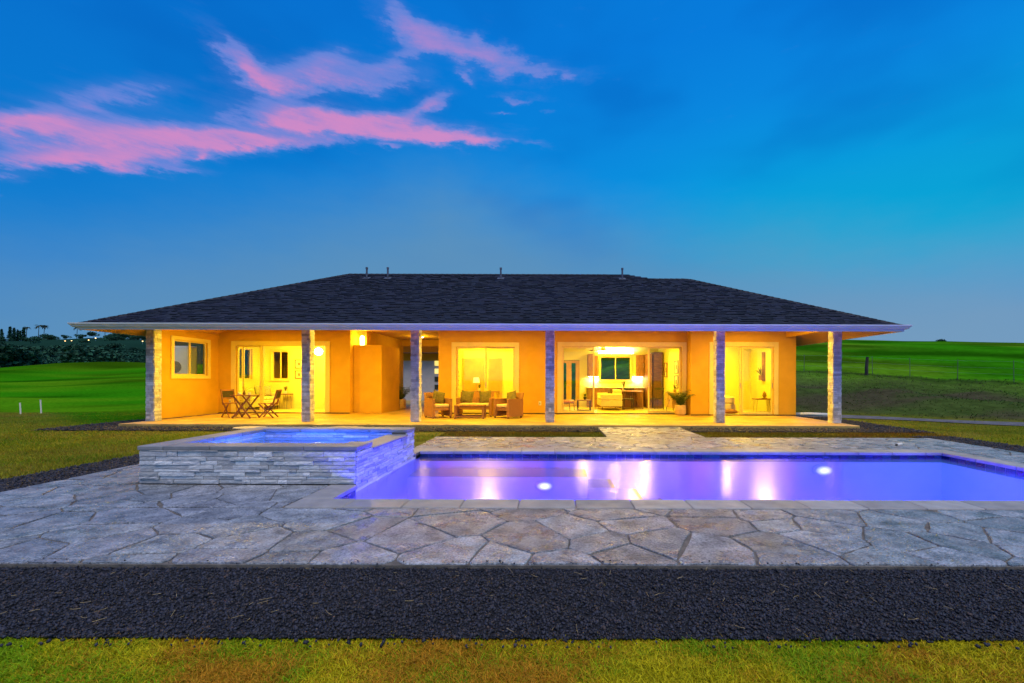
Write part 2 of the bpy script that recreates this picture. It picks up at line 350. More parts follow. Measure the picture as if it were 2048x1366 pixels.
# ================================================================== TERRAIN
POOL = (-2.36, 6.84, 4.62, 7.755)
def terrain_h(x, y):
    x = np.asarray(x, float); y = np.asarray(y, float)
    pad = -0.10 + 0 * x
    # left: the building pad ends, a field dips and climbs again to a wooded rise
    e = y + .55 * np.maximum(0, -x - 18)
    yl = np.maximum(y, 0)
    Lh = np.interp(yl, [0, 17, 26, 45, 60, 130, 205, 270, 420, 640, 1000, 3000], [-.1, -.1, -1.6, -3.1, -3.0, 1.2, 5.4, 5.5, 33, 57, 40, -40])
    Lh = Lh + sst(yl, 50, 90) * (fbm(x / 38, y / 34, 3) - .5) * 4.6 + sst(yl, 230, 420) * (fbm(x / 90, y / 90, 5) - .5) * 14
    Lh = Lh + 2.6 * np.exp(-((x + 172) / 55) ** 2 - ((y - 190) / 28) ** 2) + 1.6 * np.exp(-((x + 205) / 22) ** 2 - ((y - 196) / 20) ** 2)
    lw = sst(-x, 12.5, 16.5)
    # right: a weedy bank, then an open hillside
    s = .58 * (x - 10.45) + .815 * (y - 15.8)
    Rh = np.interp(s, [-30, 1.0, 4, 12, 40, 80, 122, 150, 400, 3000], [-.1, -.1, .38, 1.55, 5.0, 8.6, 11.9, 11.4, 2, -60])
    Rh = Rh + sst(s, 1.5, 5) * (fbm(x / 2.2, y / 2.2, 9) - .5) * .5 * (1 - sst(s, 12, 18)) + sst(s, 15, 40) * (fbm(x / 18, y / 18, 11) - .5) * .8
    Rh = Rh - .075 * np.clip(.815 * (x - 10.45) - .58 * (y - 15.8), -60, 60) * sst(s, 1, 10)
    mixr = sst(x, -9, 9)
    back = sst(y, 21, 30)
    Lf = pad * (1 - lw) + Lh * lw
    Lf = Lf * (1 - back) + (Lh * (1 - mixr) + Rh * mixr) * back
    Rr = np.where(x > 8.5, Rh, Lf)
    return np.where(x > 8.5, Rr, Lf)
def make_terrain():
    def lines(fine, coarse):
        a = sorted(set([round(v, 4) for v in fine + coarse])); return np.array(a)
    xs = lines([-4.85, -2.56, POOL[0] - .15, POOL[1] + .15] + list(np.arange(-24, 26, .5)), [s * v for v in list(np.geomspace(26, 2600, 50)) for s in (-1, 1)])
    ys = lines([5.45, 7.31, POOL[2] - .15, POOL[3] + .15] + list(np.arange(-6, 40, .5)), list(np.geomspace(41, 2900, 75)) + [-8, -12, -20, -40, -100, -400, -1500])
    gx, gy = np.meshgrid(xs, ys); H = terrain_h(gx, gy)
    V = np.stack([gx, gy, H], -1).reshape(-1, 3); nx, ny = len(xs), len(ys)
    i, j = np.meshgrid(np.arange(nx - 1), np.arange(ny - 1)); a = (j * nx + i).ravel()
    F = np.stack([a, a + 1, a + nx + 1, a + nx], -1)
    cx = (xs[i.ravel()] + xs[i.ravel() + 1]) / 2; cy = (ys[j.ravel()] + ys[j.ravel() + 1]) / 2
    keep = ~((cx > POOL[0] - .15) & (cx < POOL[1] + .15) & (cy > POOL[2] - .15) & (cy < POOL[3] + .15))
    keep &= ~((cx > -4.85) & (cx < -2.5) & (cy > 5.45) & (cy < 7.31))
    F = F[keep]
    x, y = V[:, 0], V[:, 1]
    s = .58 * (x - 10.45) + .815 * (y - 15.8)
    lawn = np.array((.170, .190, .018)); field = np.array((.030, .225, .003)); wood = np.array((.016, .060, .040)); weeds = np.array((.070, .115, .026)); earth = np.array((.085, .080, .042))
    c = np.tile(lawn, (len(V), 1))
    dry = sst(fbm(x / 3.0, y / 1.2, 21), .45, .7)[:, None]; c = c * (1 - dry * .55) + np.array((.22, .17, .05)) * dry * .55
    fr = sst(-y, -2.3, -2.0)[:, None]; c = c * (1 - fr) + np.array((.40, .34, .015)) * fr
    left = x < 0
    fl = (sst(y + .72 * (x + 19.6), 16.5, 17.6) * (left & (x < -13)))[:, None]
    fl = np.maximum(fl, (sst(y, 24, 26) * left)[:, None])
    band = sst(fbm(x / 30, y / 9, 31), .40, .66)[:, None]
    b2 = sst(fbm(x / 14 + y / 60, y / 22, 37), .36, .64)[:, None]
    fcol = (field * (1 - band * .75) + np.array((.120, .290, .006)) * band * .75) * (.42 + .85 * b2)  # grass streaks, plus shading of the undulations painted in as colour bands
    c = c * (1 - fl) + fcol * fl
    wd = (sst(y + (fbm(x / 40, y / 40, 33) - .5) * 50, 212, 232) * left)[:, None]
    c = c * (1 - wd) + wood * (.7 + .6 * fbm(x / 25, y / 12, 35))[:, None] * wd
    rb = (sst(s, .9, 1.6) * (x > 0))[:, None]
    em = sst(fbm(x / 4.5, y / 1.8, 41), .45, .62)[:, None]
    bank = weeds * (1 - em) + earth * em
    rh = sst(s + (fbm(x / 5, y / 3, 57) - .5) * 5, 7.5, 13.0)[:, None]
    hb = sst(fbm(x / 16, y / 16, 43), .42, .62)[:, None]
    hill = (np.array((.034, .230, .004)) * (1 - hb) + np.array((.105, .265, .010)) * hb) * (.5 + .75 * sst(fbm(x / 7 + 9, y / 5, 47), .34, .66))[:, None]
    c = c * (1 - rb) + (bank * (1 - rh) + hill * rh) * rb
    dk = (np.exp(-((s - 11.7 + .5 * (fbm(x / 3, y / 3, 49) - .5)) / .55) ** 2) * (x > 8.5) * .8)[:, None]; c = c * (1 - dk) + np.array((.02, .03, .012)) * dk
    m = M('grass ground', (1, 1, 1), .95, .28, 2.4, .7, 9, attr=True, spec=0.0)
    o = np_mesh('ground', V, F, m, c, smooth=True); o['kind'] = 'structure'
make_terrain()

def sheet(name, pts, mat, z=None):
    mb = MB(); mb.add([(p[0], p[1], z if z is not None else p[2]) for p in pts], [tuple(range(len(pts)))])
    o = mb.build(name, mat); o['kind'] = 'structure'; return o
lava = M('black lava gravel', (.014, .014, .018), .8, .5, 40, 1.0, 70, spec=.4)
track_m = M('grey gravel track', (.13, .125, .14), .9, .3, 6, .8, 50)
def make_track():
    pts = []; n = 40
    mb = MB(); P = []
    for k in range(n + 1):
        t = -8 + 30 * k / n
        bx, by = 10.45 + .815 * t, 15.8 - .58 * t
        for s in (-.55, .85):
            w = s + .18 * math.sin(t * 1.3 + s)
            x, y = bx + .58 * w, by + .815 * w
            P.append((x, y, float(terrain_h(x, y)) + .02))
    mb.add(P, [(2 * k, 2 * k + 1, 2 * k + 3, 2 * k + 2) for k in range(n)])
    o = mb.build('track', track_m); o['kind'] = 'structure'
make_track()

# gravel beds (flat beds; the stones themselves follow below)
GZ = -.082
beds = [('front_gravel_bed', -14, 14, 2.2, 3.02), ('left_gravel_bed', -7.05, -6.14, 3.02, 9.2), ('right_gravel_bed', 8.29, 9.25, 3.02, 10.3),
        ('porch_gravel_bed', -13.1, 1.19, 10.98, 11.84), ('porch_gravel_bed', 3.36, 9.6, 10.98, 11.84), ('side_gravel_bed', 8.25, 9.6, 11.84, 21), ('side_gravel_bed', -13.1, -11.7, 11.84, 20.4)]
for nm, a, b, c, d in beds:
    sheet(nm, [(a, c), (b, c), (b, d), (a, d)], lava, GZ)
ICO = None
def pebbles():
    bm = bmesh.new(); bmesh.ops.create_icosphere(bm, subdivisions=1, radius=1)
    bv = np.array([v.co[:] for v in bm.verts]); bf = np.array([[v.index for v in f.verts] for f in bm.faces]); bm.free()
    allP = []; allS = []
    def zone(x0, x1, y0, y1, n, s0, s1, lift=0.0):
        x = RNG.uniform(x0, x1, n); y = RNG.uniform(y0, y1, n); s = RNG.uniform(s0, s1, n) * RNG.uniform(.7, 1.3, n)
        allP.append(np.stack([x, y, GZ + s * RNG.uniform(.1, .9, n) + lift], -1)); allS.append(s)
    zone(-3.7, 3.3, 2.19, 3.0, 36000, .0045, .0105)
    zone(-7.03, -6.16, 3.1, 9.0, 7000, .010, .018)
    zone(-3.6, 3.2, 2.10, 2.20, 260, .005, .010, .012); zone(-3.6, 3.2, 3.0, 3.06, 60, .004, .008, .034)
    zone(8.31, 9.23, 6.0, 10.2, 3500, .012, .02)
    zone(-13, 1.17, 11.0, 11.82, 8000, .012, .022); zone(3.38, 9.5, 11.0, 11.82, 3800, .012, .022)
    zone(8.3, 9.55, 11.85, 15.5, 2600, .014, .024); zone(-13, -11.75, 11.85, 14, 1600, .014, .024)
    P = np.concatenate(allP); S = np.concatenate(allS); n = len(P)
    q = RNG.normal(size=(n, 4)); q /= np.linalg.norm(q, axis=1, keepdims=True)
    w, x, y, z = q.T
    Rm = np.stack([1 - 2 * (y * y + z * z), 2 * (x * y - z * w), 2 * (x * z + y * w), 2 * (x * y + z * w), 1 - 2 * (x * x + z * z), 2 * (y * z - x * w), 2 * (x * z - y * w), 2 * (y * z + x * w), 1 - 2 * (x * x + y * y)], -1).reshape(n, 3, 3)
    base = bv[None] * RNG.uniform(.6, 1.2, (n, len(bv), 1)) * RNG.uniform(.55, 1.3, (n, 1, 3))
    V = np.einsum('nij,nkj->nki', Rm, base) * S[:, None, None] + P[:, None]
    F = (bf[None] + (np.arange(n) * len(bv))[:, None, None]).reshape(-1, 3)
    g = RNG.uniform(.25, 1.7, n); br = (RNG.uniform(size=n) < .035)
    t = np.stack([g * .9, g * .95, g * 1.15], -1); t[br] = (3.2, 2.2, 1.5)
    pm = M('lava pebble', (.022, .022, .028), .62, .3, 60, attr=True, spec=.5)
    o = np_mesh('gravel', V.reshape(-1, 3), F, pm, np.repeat(t, len(bv), 0)); tag(o, 'black lava gravel filling the beds round deck and porch', 'gravel', kind='stuff')
pebbles()

# ------------------------------------------------------------------ grass
def blades(name, label, x, y, z, h, w, tint, mat, seg=2, lean=.55):
    n = len(x); a = RNG.uniform(0, 2 * PI, n); ln = h * RNG.uniform(.1, lean, n); la = RNG.uniform(0, 2 * PI, n)
    dx, dy = np.cos(a) * w / 2, np.sin(a) * w / 2; lx, ly = np.cos(la) * ln, np.sin(la) * ln
    if seg == 2:
        V = np.stack([np.stack([x - dx, y - dy, z], -1), np.stack([x + dx, y + dy, z], -1),
                      np.stack([x + lx * .35 + dx * .8, y + ly * .35 + dy * .8, z + h * .6], -1), np.stack([x + lx * .35 - dx * .8, y + ly * .35 - dy * .8, z + h * .6], -1),
                      np.stack([x + lx, y + ly, z + h], -1)], 1)
        b = np.arange(n)[:, None, None] * 5
        F = (np.array([[0, 1, 2], [0, 2, 3], [3, 2, 4]])[None] + b).reshape(-1, 3); k = 5
    else:
        V = np.stack([np.stack([x - dx, y - dy, z], -1), np.stack([x + dx, y + dy, z], -1), np.stack([x + lx, y + ly, z + h], -1)], 1)
        F = (np.array([[0, 1, 2]])[None] + np.arange(n)[:, None, None] * 3).reshape(-1, 3); k = 3
    o = np_mesh(name, V.reshape(-1, 3), F, mat, np.repeat(tint, k, 0)); tag(o, label, 'grass', kind='stuff'); return o
grass_m = translucent(M('grass blade', (1, 1, 1), .6, .12, 20, attr=True, spec=.10), .15)
def tint_of(x, y, cols, seed, sc=1.0):
    f = fbm(x * 2.2 * sc, y * 3.2 * sc, seed, 3); g = fbm(x * 2.0 * sc, y * 2.6 * sc, seed + 7, 3); r = RNG.uniform(size=len(x))
    G, Yl, B = [np.array(c) for c in cols]
    a = sst(f + (r - .5) * .35, .32, .55)[:, None]; b = sst(g + (r - .5) * .40, .54, .70)[:, None]
    c = (G * (1 - a) + Yl * a) * (1 - b) + B * b
    return c * RNG.uniform(.65, 1.3, len(x))[:, None]
def front_grass():
    n = 150000; x = RNG.uniform(-3.3, 2.9, n); y = RNG.uniform(1.45, 2.215, n) + (fbm(x * 6 if False else RNG.uniform(0, 1, n), x, 3) - .5) * .02
    edge = 2.2 + (fbm(x * 5, x * 0 + 3, 51) - .5) * .035; k = y < edge; x, y = x[k], y[k]
    clump = fbm(x * 14, y * 14, 55, 2)
    h = RNG.uniform(.007, .024, len(x)) * (.35 + 1.2 * clump)
    t = tint_of(x, y, [(.260, .460, .008), (.660, .580, .012), (.620, .300, .020)], 61)
    blades('lawn_grass', 'short yellow green and brown grass along the near edge of the gravel', x, y, np.full(len(x), -.098), h, RNG.uniform(.0025, .0050, len(x)), t, grass_m, 2, 2.4)
front_grass()
def lawns():
    X = []; Y = []
    def z(x0, x1, y0, y1, d): 
        n = int((x1 - x0) * (y1 - y0) * d); X.append(RNG.uniform(x0, x1, n)); Y.append(RNG.uniform(y0, y1, n))
    z(-13, -7.08, 5, 9.2, 1300); z(-13, -7.08, 9.2, 10.96, 900); z(-7.05, -2.72, 9.25, 10.96, 900); z(-20, -13.1, 7, 17, 350)
    z(-2.66, 1.15, 9.76, 10.98, 2200); z(3.4, 9.3, 9.76, 10.98, 2200); z(9.3, 15, 6.5, 15, 420); z(-7.05, -5, 7.7, 9.2, 800)
    x = np.concatenate(X); y = np.concatenate(Y); s = .58 * (x - 10.45) + .815 * (y - 15.8); k = s < -.5; x, y = x[k], y[k]
    t = tint_of(x, y, [(.120, .250, .006), (.290, .300, .012), (.270, .200, .025)], 71, .35)
    bed = (x > -2.7) & (x < 9.3) & (y > 9.7); t[bed] *= np.array((.72, .46, .8))
    zz = terrain_h(x, y); h = RNG.uniform(.02, .05, len(x)) * (.5 + fbm(x * 1.5, y * 1.5, 75, 2))
    blades('lawn_grass', 'mown lawn grass beyond the deck and beside the porch', x, y, zz, h, RNG.uniform(.006, .013, len(x)), t, grass_m, 1, .8)
    # rough weeds on the right-hand bank and field grass
    n = 22000; u = RNG.uniform(-12, 22, n); s = RNG.uniform(1.0, 13, n)
    x = 10.45 + .815 * u + .58 * s; y = 15.8 - .58 * u + .815 * s; k = (x > 8.8) & (y > 3); x, y = x[k], y[k]
    t = tint_of(x, y, [(.050, .125, .014), (.100, .125, .026), (.090, .080, .040)], 81, .12)
    blades('bank_weeds', 'rough weeds covering the bank below the wire fence', x, y, terrain_h(x, y), RNG.uniform(.02, .09, len(x)) * (.2 + 1.2 * fbm(x * .5, y * .5, 85, 2)), RNG.uniform(.02, .05, len(x)), t, grass_m, 1, 2.2)
lawns()
def straw():
    mb = MB()
    for k in range(80):
        x = random.uniform(-3.3, 3.0); y = random.uniform(2.23, 2.98); a = random.uniform(0, PI); l = random.uniform(.008, .032); z = GZ + .022
        c = Vector((x, y, z)); d = Vector((math.cos(a), math.sin(a), random.uniform(-.1, .2))) * l; s = Vector((-math.sin(a), math.cos(a), 0)) * l * random.uniform(-.25, .25)
        mb.path([c - d, c + s, c + d], .0011, 4)
    o = mb.build('dry_grass_clippings', M('dry straw', (.45, .33, .15), .8, .3, 20)); tag(o, 'pale dry grass clippings scattered over the black gravel', 'clippings', kind='stuff')
straw()

# ================================================================== DECK OF FLAGSTONES
DZ = -.05
def clip(poly, nx, ny, d):
    """keep the side nx*x+ny*y <= d of a convex polygon"""
    out = []
    for i in range(len(poly)):
        a, b = poly[i], poly[(i + 1) % len(poly)]
        da = nx * a[0] + ny * a[1] - d; db = nx * b[0] + ny * b[1] - d
        if da <= 0: out.append(a)
        if (da < 0 < db) or (db < 0 < da):
            t = da / (da - db); out.append((a[0] + t * (b[0] - a[0]), a[1] + t * (b[1] - a[1])))
    return out
def area(p): return abs(sum(p[i][0] * p[(i + 1) % len(p)][1] - p[(i + 1) % len(p)][0] * p[i][1] for i in range(len(p)))) / 2 if len(p) > 2 else 0
def minus(poly, r):
    x0, x1, y0, y1 = r; res = []; cur = poly
    for n, d in (((0, 1), y0), ((0, -1), -y1), ((1, 0), x0), ((-1, 0), -x1)):
        o = clip(cur, n[0], n[1], d)
        if area(o) > 1e-4: res.append(o)
        cur = clip(cur, -n[0], -n[1], -d)
        if area(cur) < 1e-5: return res
    return res
def inset(poly, d):
    if sum(poly[i][0] * poly[(i + 1) % len(poly)][1] - poly[(i + 1) % len(poly)][0] * poly[i][1] for i in range(len(poly))) < 0: poly = poly[::-1]
    out = poly
    for i in range(len(poly)):
        a, b = poly[i], poly[(i + 1) % len(poly)]; ex, ey = b[0] - a[0], b[1] - a[1]; l = math.hypot(ex, ey)
        if l < 1e-6: continue
        nx, ny = ey / l, -ex / l
        out = clip(out, nx, ny, nx * a[0] + ny * a[1] - d)
        if len(out) < 3: return []
    return out
stone_m = M('flagstone', (.290, .310, .340), .42, .34, 6, 1.0, 38, rnd=.22, spec=.6, rvar=.30, speck=.55)
mortar = M('deck mortar', (.165, .145, .12), .9, .25, 12, .4, 90)
deck = MB()
for r in ((-6.15, 8.3, 3.01, 4.40), (-6.15, -2.60, 4.40, 5.33), (-6.15, -4.95, 5.33, 7.43), (-6.15, -2.60, 7.43, 7.6), (7.08, 8.3, 4.40, 8.0), (-2.60, 8.3, 8.0, 9.73), (1.18, 3.37, 9.73, 11.83), (-2.6, -2.36, 7.52, 8.0)):
    deck.box(*r, -.16, DZ - .011)
deck_o = deck.build('deck', mortar); deck_o['kind'] = 'structure'
def flagstones():
    D = (-6.15, 8.3, 3.01, 11.82)
    holes = [(-2.675, 7.155, 4.315, 8.075), (-5.04, -2.30, 5.25, 7.55), (-9, 1.18, 9.73, 13), (3.37, 9, 9.73, 13), (-9, -2.60, 7.6, 13)]
    pts = []; gx, gy = .55, .385
    ny = int((D[3] - D[2]) / gy) + 3; nx = int((D[1] - D[0]) / gx) + 3
    for j in range(ny):
        for i in range(nx):
            pts.append((D[0] + (i - 1 + .5 * (j % 2) + random.uniform(-.42, .42)) * gx, D[2] + (j - .75 + random.uniform(-.40, .40)) * gy))
    pts = [p for p in pts if random.random() > .10]
    cnt = 0
    for p in pts:
        poly = [(D[0], D[2]), (D[1], D[2]), (D[1], D[3]), (D[0], D[3])]
        for q in pts:
            if q is p: continue
            dx, dy = q[0] - p[0], q[1] - p[1]
            if dx * dx + dy * dy > 5: continue
            poly = clip(poly, dx, dy, (q[0] ** 2 + q[1] ** 2 - p[0] ** 2 - p[1] ** 2) / 2)
            if len(poly) < 3: break
        ps = [poly] if area(poly) > .003 else []
        for h in holes: ps = [o for a in ps for o in minus(a, h)]
        for a in ps:
            a = inset(a, random.uniform(.003, .009))
            if len(a) < 3 or area(a) < .006: continue
            cx = sum(v[0] for v in a) / len(a); cy = sum(v[1] for v in a) / len(a)
            out = []
            for i in range(len(a)):
                u, v = a[i], a[(i + 1) % len(a)]; l = math.hypot(v[0] - u[0], v[1] - u[1])
                k = max(1, int(l / .09)); nx_, ny_ = (v[1] - u[1]) / max(l, 1e-6), -(v[0] - u[0]) / max(l, 1e-6)
                bow = random.uniform(-.012, .004) * min(1, l / .3)
                for t in range(k):
                    f = t / k
                    if t == 0:
                        w, uu = a[i - 1], u; cut = min(.018, l * .3); l0 = math.hypot(w[0] - u[0], w[1] - u[1]); cut0 = min(.018, l0 * .3)
                        if l0 > 1e-6: out.append((u[0] + (w[0] - u[0]) / l0 * cut0, u[1] + (w[1] - u[1]) / l0 * cut0))
                        out.append((u[0] + (v[0] - u[0]) / max(l, 1e-6) * cut, u[1] + (v[1] - u[1]) / max(l, 1e-6) * cut))
                    else:
                        d = random.uniform(-.007, .002) + bow * math.sin(PI * f)
                        out.append((u[0] + (v[0] - u[0]) * f + nx_ * d, u[1] + (v[1] - u[1]) * f + ny_ * d))
            n = len(out); tx, ty = random.uniform(-.006, .006), random.uniform(-.006, .006); z0 = random.uniform(-.002, .003)
            ring = lambda s, z: [((x - cx) * s, (y - cy) * s, z + z0 + ((x - cx) * tx + (y - cy) * ty)) for x, y in out]
            mb = MB(); V = ring(1, -.03) + ring(1, -.005) + ring(1 - .02, 0)
            mb.add(V, [(i, (i + 1) % n, n + (i + 1) % n, n + i) for i in range(n)] + [(n + i, n + (i + 1) % n, 2 * n + (i + 1) % n, 2 * n + i) for i in range(n)] + [tuple(range(2 * n, 3 * n))])
            o = mb.build('flagstone', stone_m, deck_o); o.location = (cx, cy, DZ); cnt += 1
    print('flagstones', cnt)
flagstones()

# stepping stones in the gravel beside the porch
step_stone_m = M('stepping stone', (.50, .42, .28), .8, .2, 8, .4, 40)
for k, (x0, x1, yy, lb) in enumerate(((-8.3, -7.45, 11.42, 'flat tan stepping stone in gravel below the bistro chairs'), (-6.05, -4.85, 11.42, 'flat tan stepping stone in gravel left of the wicker armchairs'))):
    mb = MB(); cx = (x0 + x1) / 2; rx = (x1 - x0) / 2; n = 18
    ring = lambda s, z: [(rx * s * math.cos(2 * PI * i / n) * (1 + .07 * math.sin(3 * i + k)), .27 * s * math.sin(2 * PI * i / n) * (1 + .06 * math.cos(2 * i + k)), z) for i in range(n)]
    mb.add(ring(1, 0) + ring(1.02, .03) + ring(.95, .045), [(r * n + i, r * n + (i + 1) % n, (r + 1) * n + (i + 1) % n, (r + 1) * n + i) for r in (0, 1) for i in range(n)] + [tuple(range(2 * n, 3 * n))])
    o = mb.build('stepping_stone', step_stone_m); o.location = (cx, yy, GZ); tag(o, lb, 'stepping stone', 'stepping stones by the porch')

# ================================================================== SWIMMING POOL
pool_light_col = (.112, .078, 1.0)
plaster = M('white pool plaster', (.78, .78, .80), .7, .04, 2)
coping_m = M('grey coping stone', (.34, .33, .32), .6, .14, 5, .25, 60, rnd=.16, rvar=.15)
tile_m = M('dark blue mosaic tile', (.012, .030, .085), .18, .5, 60, .2, 80, rnd=.6)
WZ = -.138
def lens_material():
    """frosted lamp lens: hottest at the bulb, falling off to the rim"""
    m = bpy.data.materials.new('pool lamp lens'); m.use_nodes = True; nt = m.node_tree; N = nt.nodes; L = nt.links; b = N['Principled BSDF']
    tc = N.new('ShaderNodeTexCoord'); mp = N.new('ShaderNodeMapping'); mp.vector_type = 'TEXTURE'; mp.inputs['Location'].default_value = (.5, .5, .5); mp.inputs['Scale'].default_value = (.5, 40, .5); L.new(tc.outputs['Generated'], mp.inputs[0])
    ln = N.new('ShaderNodeVectorMath'); ln.operation = 'LENGTH'; L.new(mp.outputs[0], ln.inputs[0]); r = N.new('ShaderNodeMapRange'); r.interpolation_type = 'SMOOTHSTEP'
    r.inputs[1].default_value = .0; r.inputs[2].default_value = 1.0; r.inputs[3].default_value = 6; r.inputs[4].default_value = .15; L.new(ln.outputs['Value'], r.inputs[0])
    b.inputs['Base Color'].default_value = (.5, .5, .6, 1); b.inputs['Emission Color'].default_value = (.75, .80, 1, 1); L.new(r.outputs[0], b.inputs['Emission Strength']); return m
lens_m = lens_material()
def pool():
    x0, x1, y0, y1 = POOL
    p = thing('swimming_pool', 'long rectangular swimming pool glowing violet in the stone deck', 'swimming pool', ((x0 + x1) / 2, (y0 + y1) / 2, DZ))
    fl = -1.15
    b = MB(); b.add([(x0, y0, fl), (x1, y0, fl), (x1, y1, fl), (x0, y1, fl), (x0, y0, DZ - .05), (x1, y0, DZ - .05), (x1, y1, DZ - .05), (x0, y1, DZ - .05)],
                    [(0, 1, 2, 3), (0, 4, 5, 1), (1, 5, 6, 2), (2, 6, 7, 3), (3, 7, 4, 0)])
    b.build('basin', plaster, p, False)
    lb = MB(); lb.box(x0 + .003, .55, 7.085, y1 - .003, fl + .003, -.36); lb.build('sun_shelf', plaster, p, False)
    nose = M('tan step nosing tile', (.62, .42, .12), .4, .15, 20)
    for k, (xa, xb, zt) in enumerate(((.553, 1.0, -.53), (1.003, 1.45, -.70), (1.453, 1.9, -.87))):
        s = MB(); s.box(xa, xb, 7.05 - .0 * k, y1 - .003, fl + .003, zt); so = s.build('step', plaster, p, False)
        e = MB(); e.box(xb - .07, xb - .002, 7.055, y1 - .006, zt + .001, zt + .006); e.build('step_nosing', nose, so, False)
    e = MB(); e.box(.50, .548, 7.09, y1 - .006, -.358, -.352); e.build('step_nosing', nose, p, False)
    # coping, one stone at a time
    def run(a0, a1, n, fn):
        for k in range(n):
            u, v = a0 + (a1 - a0) * k / n + .003, a0 + (a1 - a0) * (k + 1) / n - .003; fn(u, v)
    def stone(xa, xb, ya, yb):
        m = MB(); m.cbox(xa, xb, ya, yb, DZ - .05, DZ + .004, .008); m.build('coping_stone', coping_m, p, False)
    ov = .02
    run(x0 - .30, x1 + .30, 17, lambda u, v: stone(u, v, y0 - .29, y0 + ov))
    run(x0 + .003, x1 + .30, 16, lambda u, v: stone(u, v, y1 - ov, y1 + .31))
    run(y0 + ov + .004, y1 - ov - .004, 5, lambda u, v: stone(x1 - ov, x1 + .30, u, v))
    run(y0 + ov + .004, 5.255, 1, lambda u, v: stone(x0 - .30, x0 + ov, u, v))
    run(7.50, y1 + .31, 1, lambda u, v: stone(x0 - .30, x0 - .001, u, v))
    # waterline tiles
    base = MB(); base.cbox(-.074, .074, -.006, .006, -.06, .06, .003)
    t0 = base.build('waterline_tile', tile_m, p)
    def tile(x, y, rz):
        nonlocal t0
        t = t0.copy(); COL.objects.link(t); t.parent = p; t.location = (x - p.location.x, y - p.location.y, DZ - .112 - p.location.z); t.rotation_euler = (0, 0, rz)
    n = int((x1 - x0) / .15)
    for k in range(n): tile(x0 + (k + .5) * (x1 - x0) / n, y1 - .004, 0)
    n = 20
    for k in range(n): tile(x1 - .004, y0 + (k + .5) * (y1 - y0) / n, PI / 2)
    for k in range(4): tile(x0 + .004, y0 + .08 + k * .15, PI / 2)
    bpy.data.objects.remove(t0)
    # pool lamps: lens, ring and the lamp's own light
    def lamp(x, y, z, ny, power, r=.14, nx=0):
        ln = MB(); d = Vector((nx, ny, 0)); c = Vector((x, y, z))
        ring = MB(); ring.tube(c, c + d * .03, r * 1.12, r * 1.05, 24); ring.v = [(q[0], q[1], z + (q[2] - z) * .6) for q in ring.v]; ro = ring.build('pool_lamp', plaster, p, False)
        ln.tube(c + d * .031, c + d * .045, r, r * .9, 24); ln.v = [(q[0], q[1], z + (q[2] - z) * .55) for q in ln.v]; ln.build('lamp_lens', lens_m, ro, False)
        l = bpy.data.lights.new('pool_lamp_light', 'AREA'); l.shape = 'DISK'; l.size = r * 2; l.energy = power; l.color = pool_light_col
        lo = bpy.data.objects.new('pool_lamp_light', l); COL.objects.link(lo); lo.location = c + d * .06; lo.rotation_euler = d.to_track_quat('-Z', 'Y').to_euler()
    lamp(-.145, 7.083, -.49, -1, 100)
    lamp(4.73, y1 - .02, -.36, -1, 150, .17)
    lamp(1.6, y0 + .02, -.5, 1, 120); lamp(5.6, y0 + .02, -.5, 1, 120); lamp(-1.4, y0 + .02, -.5, 1, 70)
    w = MB(); w.quad((x0, y0, WZ), (x1, y0, WZ), (x1, y1, WZ), (x0, y1, WZ))
    wm = Clear('pool water', (.36, .38, 1.0), .215, 1.33, .28, (4, 9, 4), .012)
    o = w.build('pool_water', wm); o['kind'] = 'structure'
pool()

# ================================================================== RAISED SPA
clad_m = M('pale quartzite cladding', (.62, .62, .65), .65, .18, 5, .5, 25, attr=True, speck=.2)
ledge_m = M('pale quartzite ledge stone', (.72, .73, .76), .65, .18, 5, .5, 25, rnd=.32, speck=.25)
cap_m = M('grey spa capstone', (.26, .26, .27), .55, .12, 5, .2, 60, rnd=.12)
core_m = M('dark setting mortar', (.11, .10, .10), .95, .2, 20)
def stone_variants(n):
    res = []
    for k in range(n):
        me = bpy.data.meshes.new('ledge_stone'); bm = bmesh.new()
        # unit stone: x 0..1 along the wall, z 0..1 up, face at y=-1 (outward) with an uneven split face
        nx, nz = 4, 2; rows = []
        for j in range(nz + 1):
            row = []
            for i in range(nx + 1):
                e = (i in (0, nx)) or (j in (0, nz))
                row.append(bm.verts.new((i / nx + (0 if i in (0, nx) else random.uniform(-.06, .06)), -1 + (random.uniform(.05, .22) if e else random.uniform(-.12, .15)), j / nz + (0 if j in (0, nz) else random.uniform(-.15, .15)))))
            rows.append(row)
        for j in range(nz):
            for i in range(nx): bm.faces.new((rows[j][i], rows[j][i + 1], rows[j + 1][i + 1], rows[j + 1][i]))
        rim = rows[0] + [r[-1] for r in rows[1:]] + rows[-1][::-1][1:] + [r[0] for r in rows[1:-1]][::-1]
        back = [bm.verts.new((v.co.x, 0, v.co.z)) for v in rim]
        for i in range(len(rim)): bm.faces.new((rim[i], back[i], back[(i + 1) % len(rim)], rim[(i + 1) % len(rim)]))
        bmesh.ops.recalc_face_normals(bm, faces=bm.faces)
        bm.to_mesh(me); bm.free(); me.materials.append(ledge_m); res.append(me)
    return res
LS = stone_variants(10)
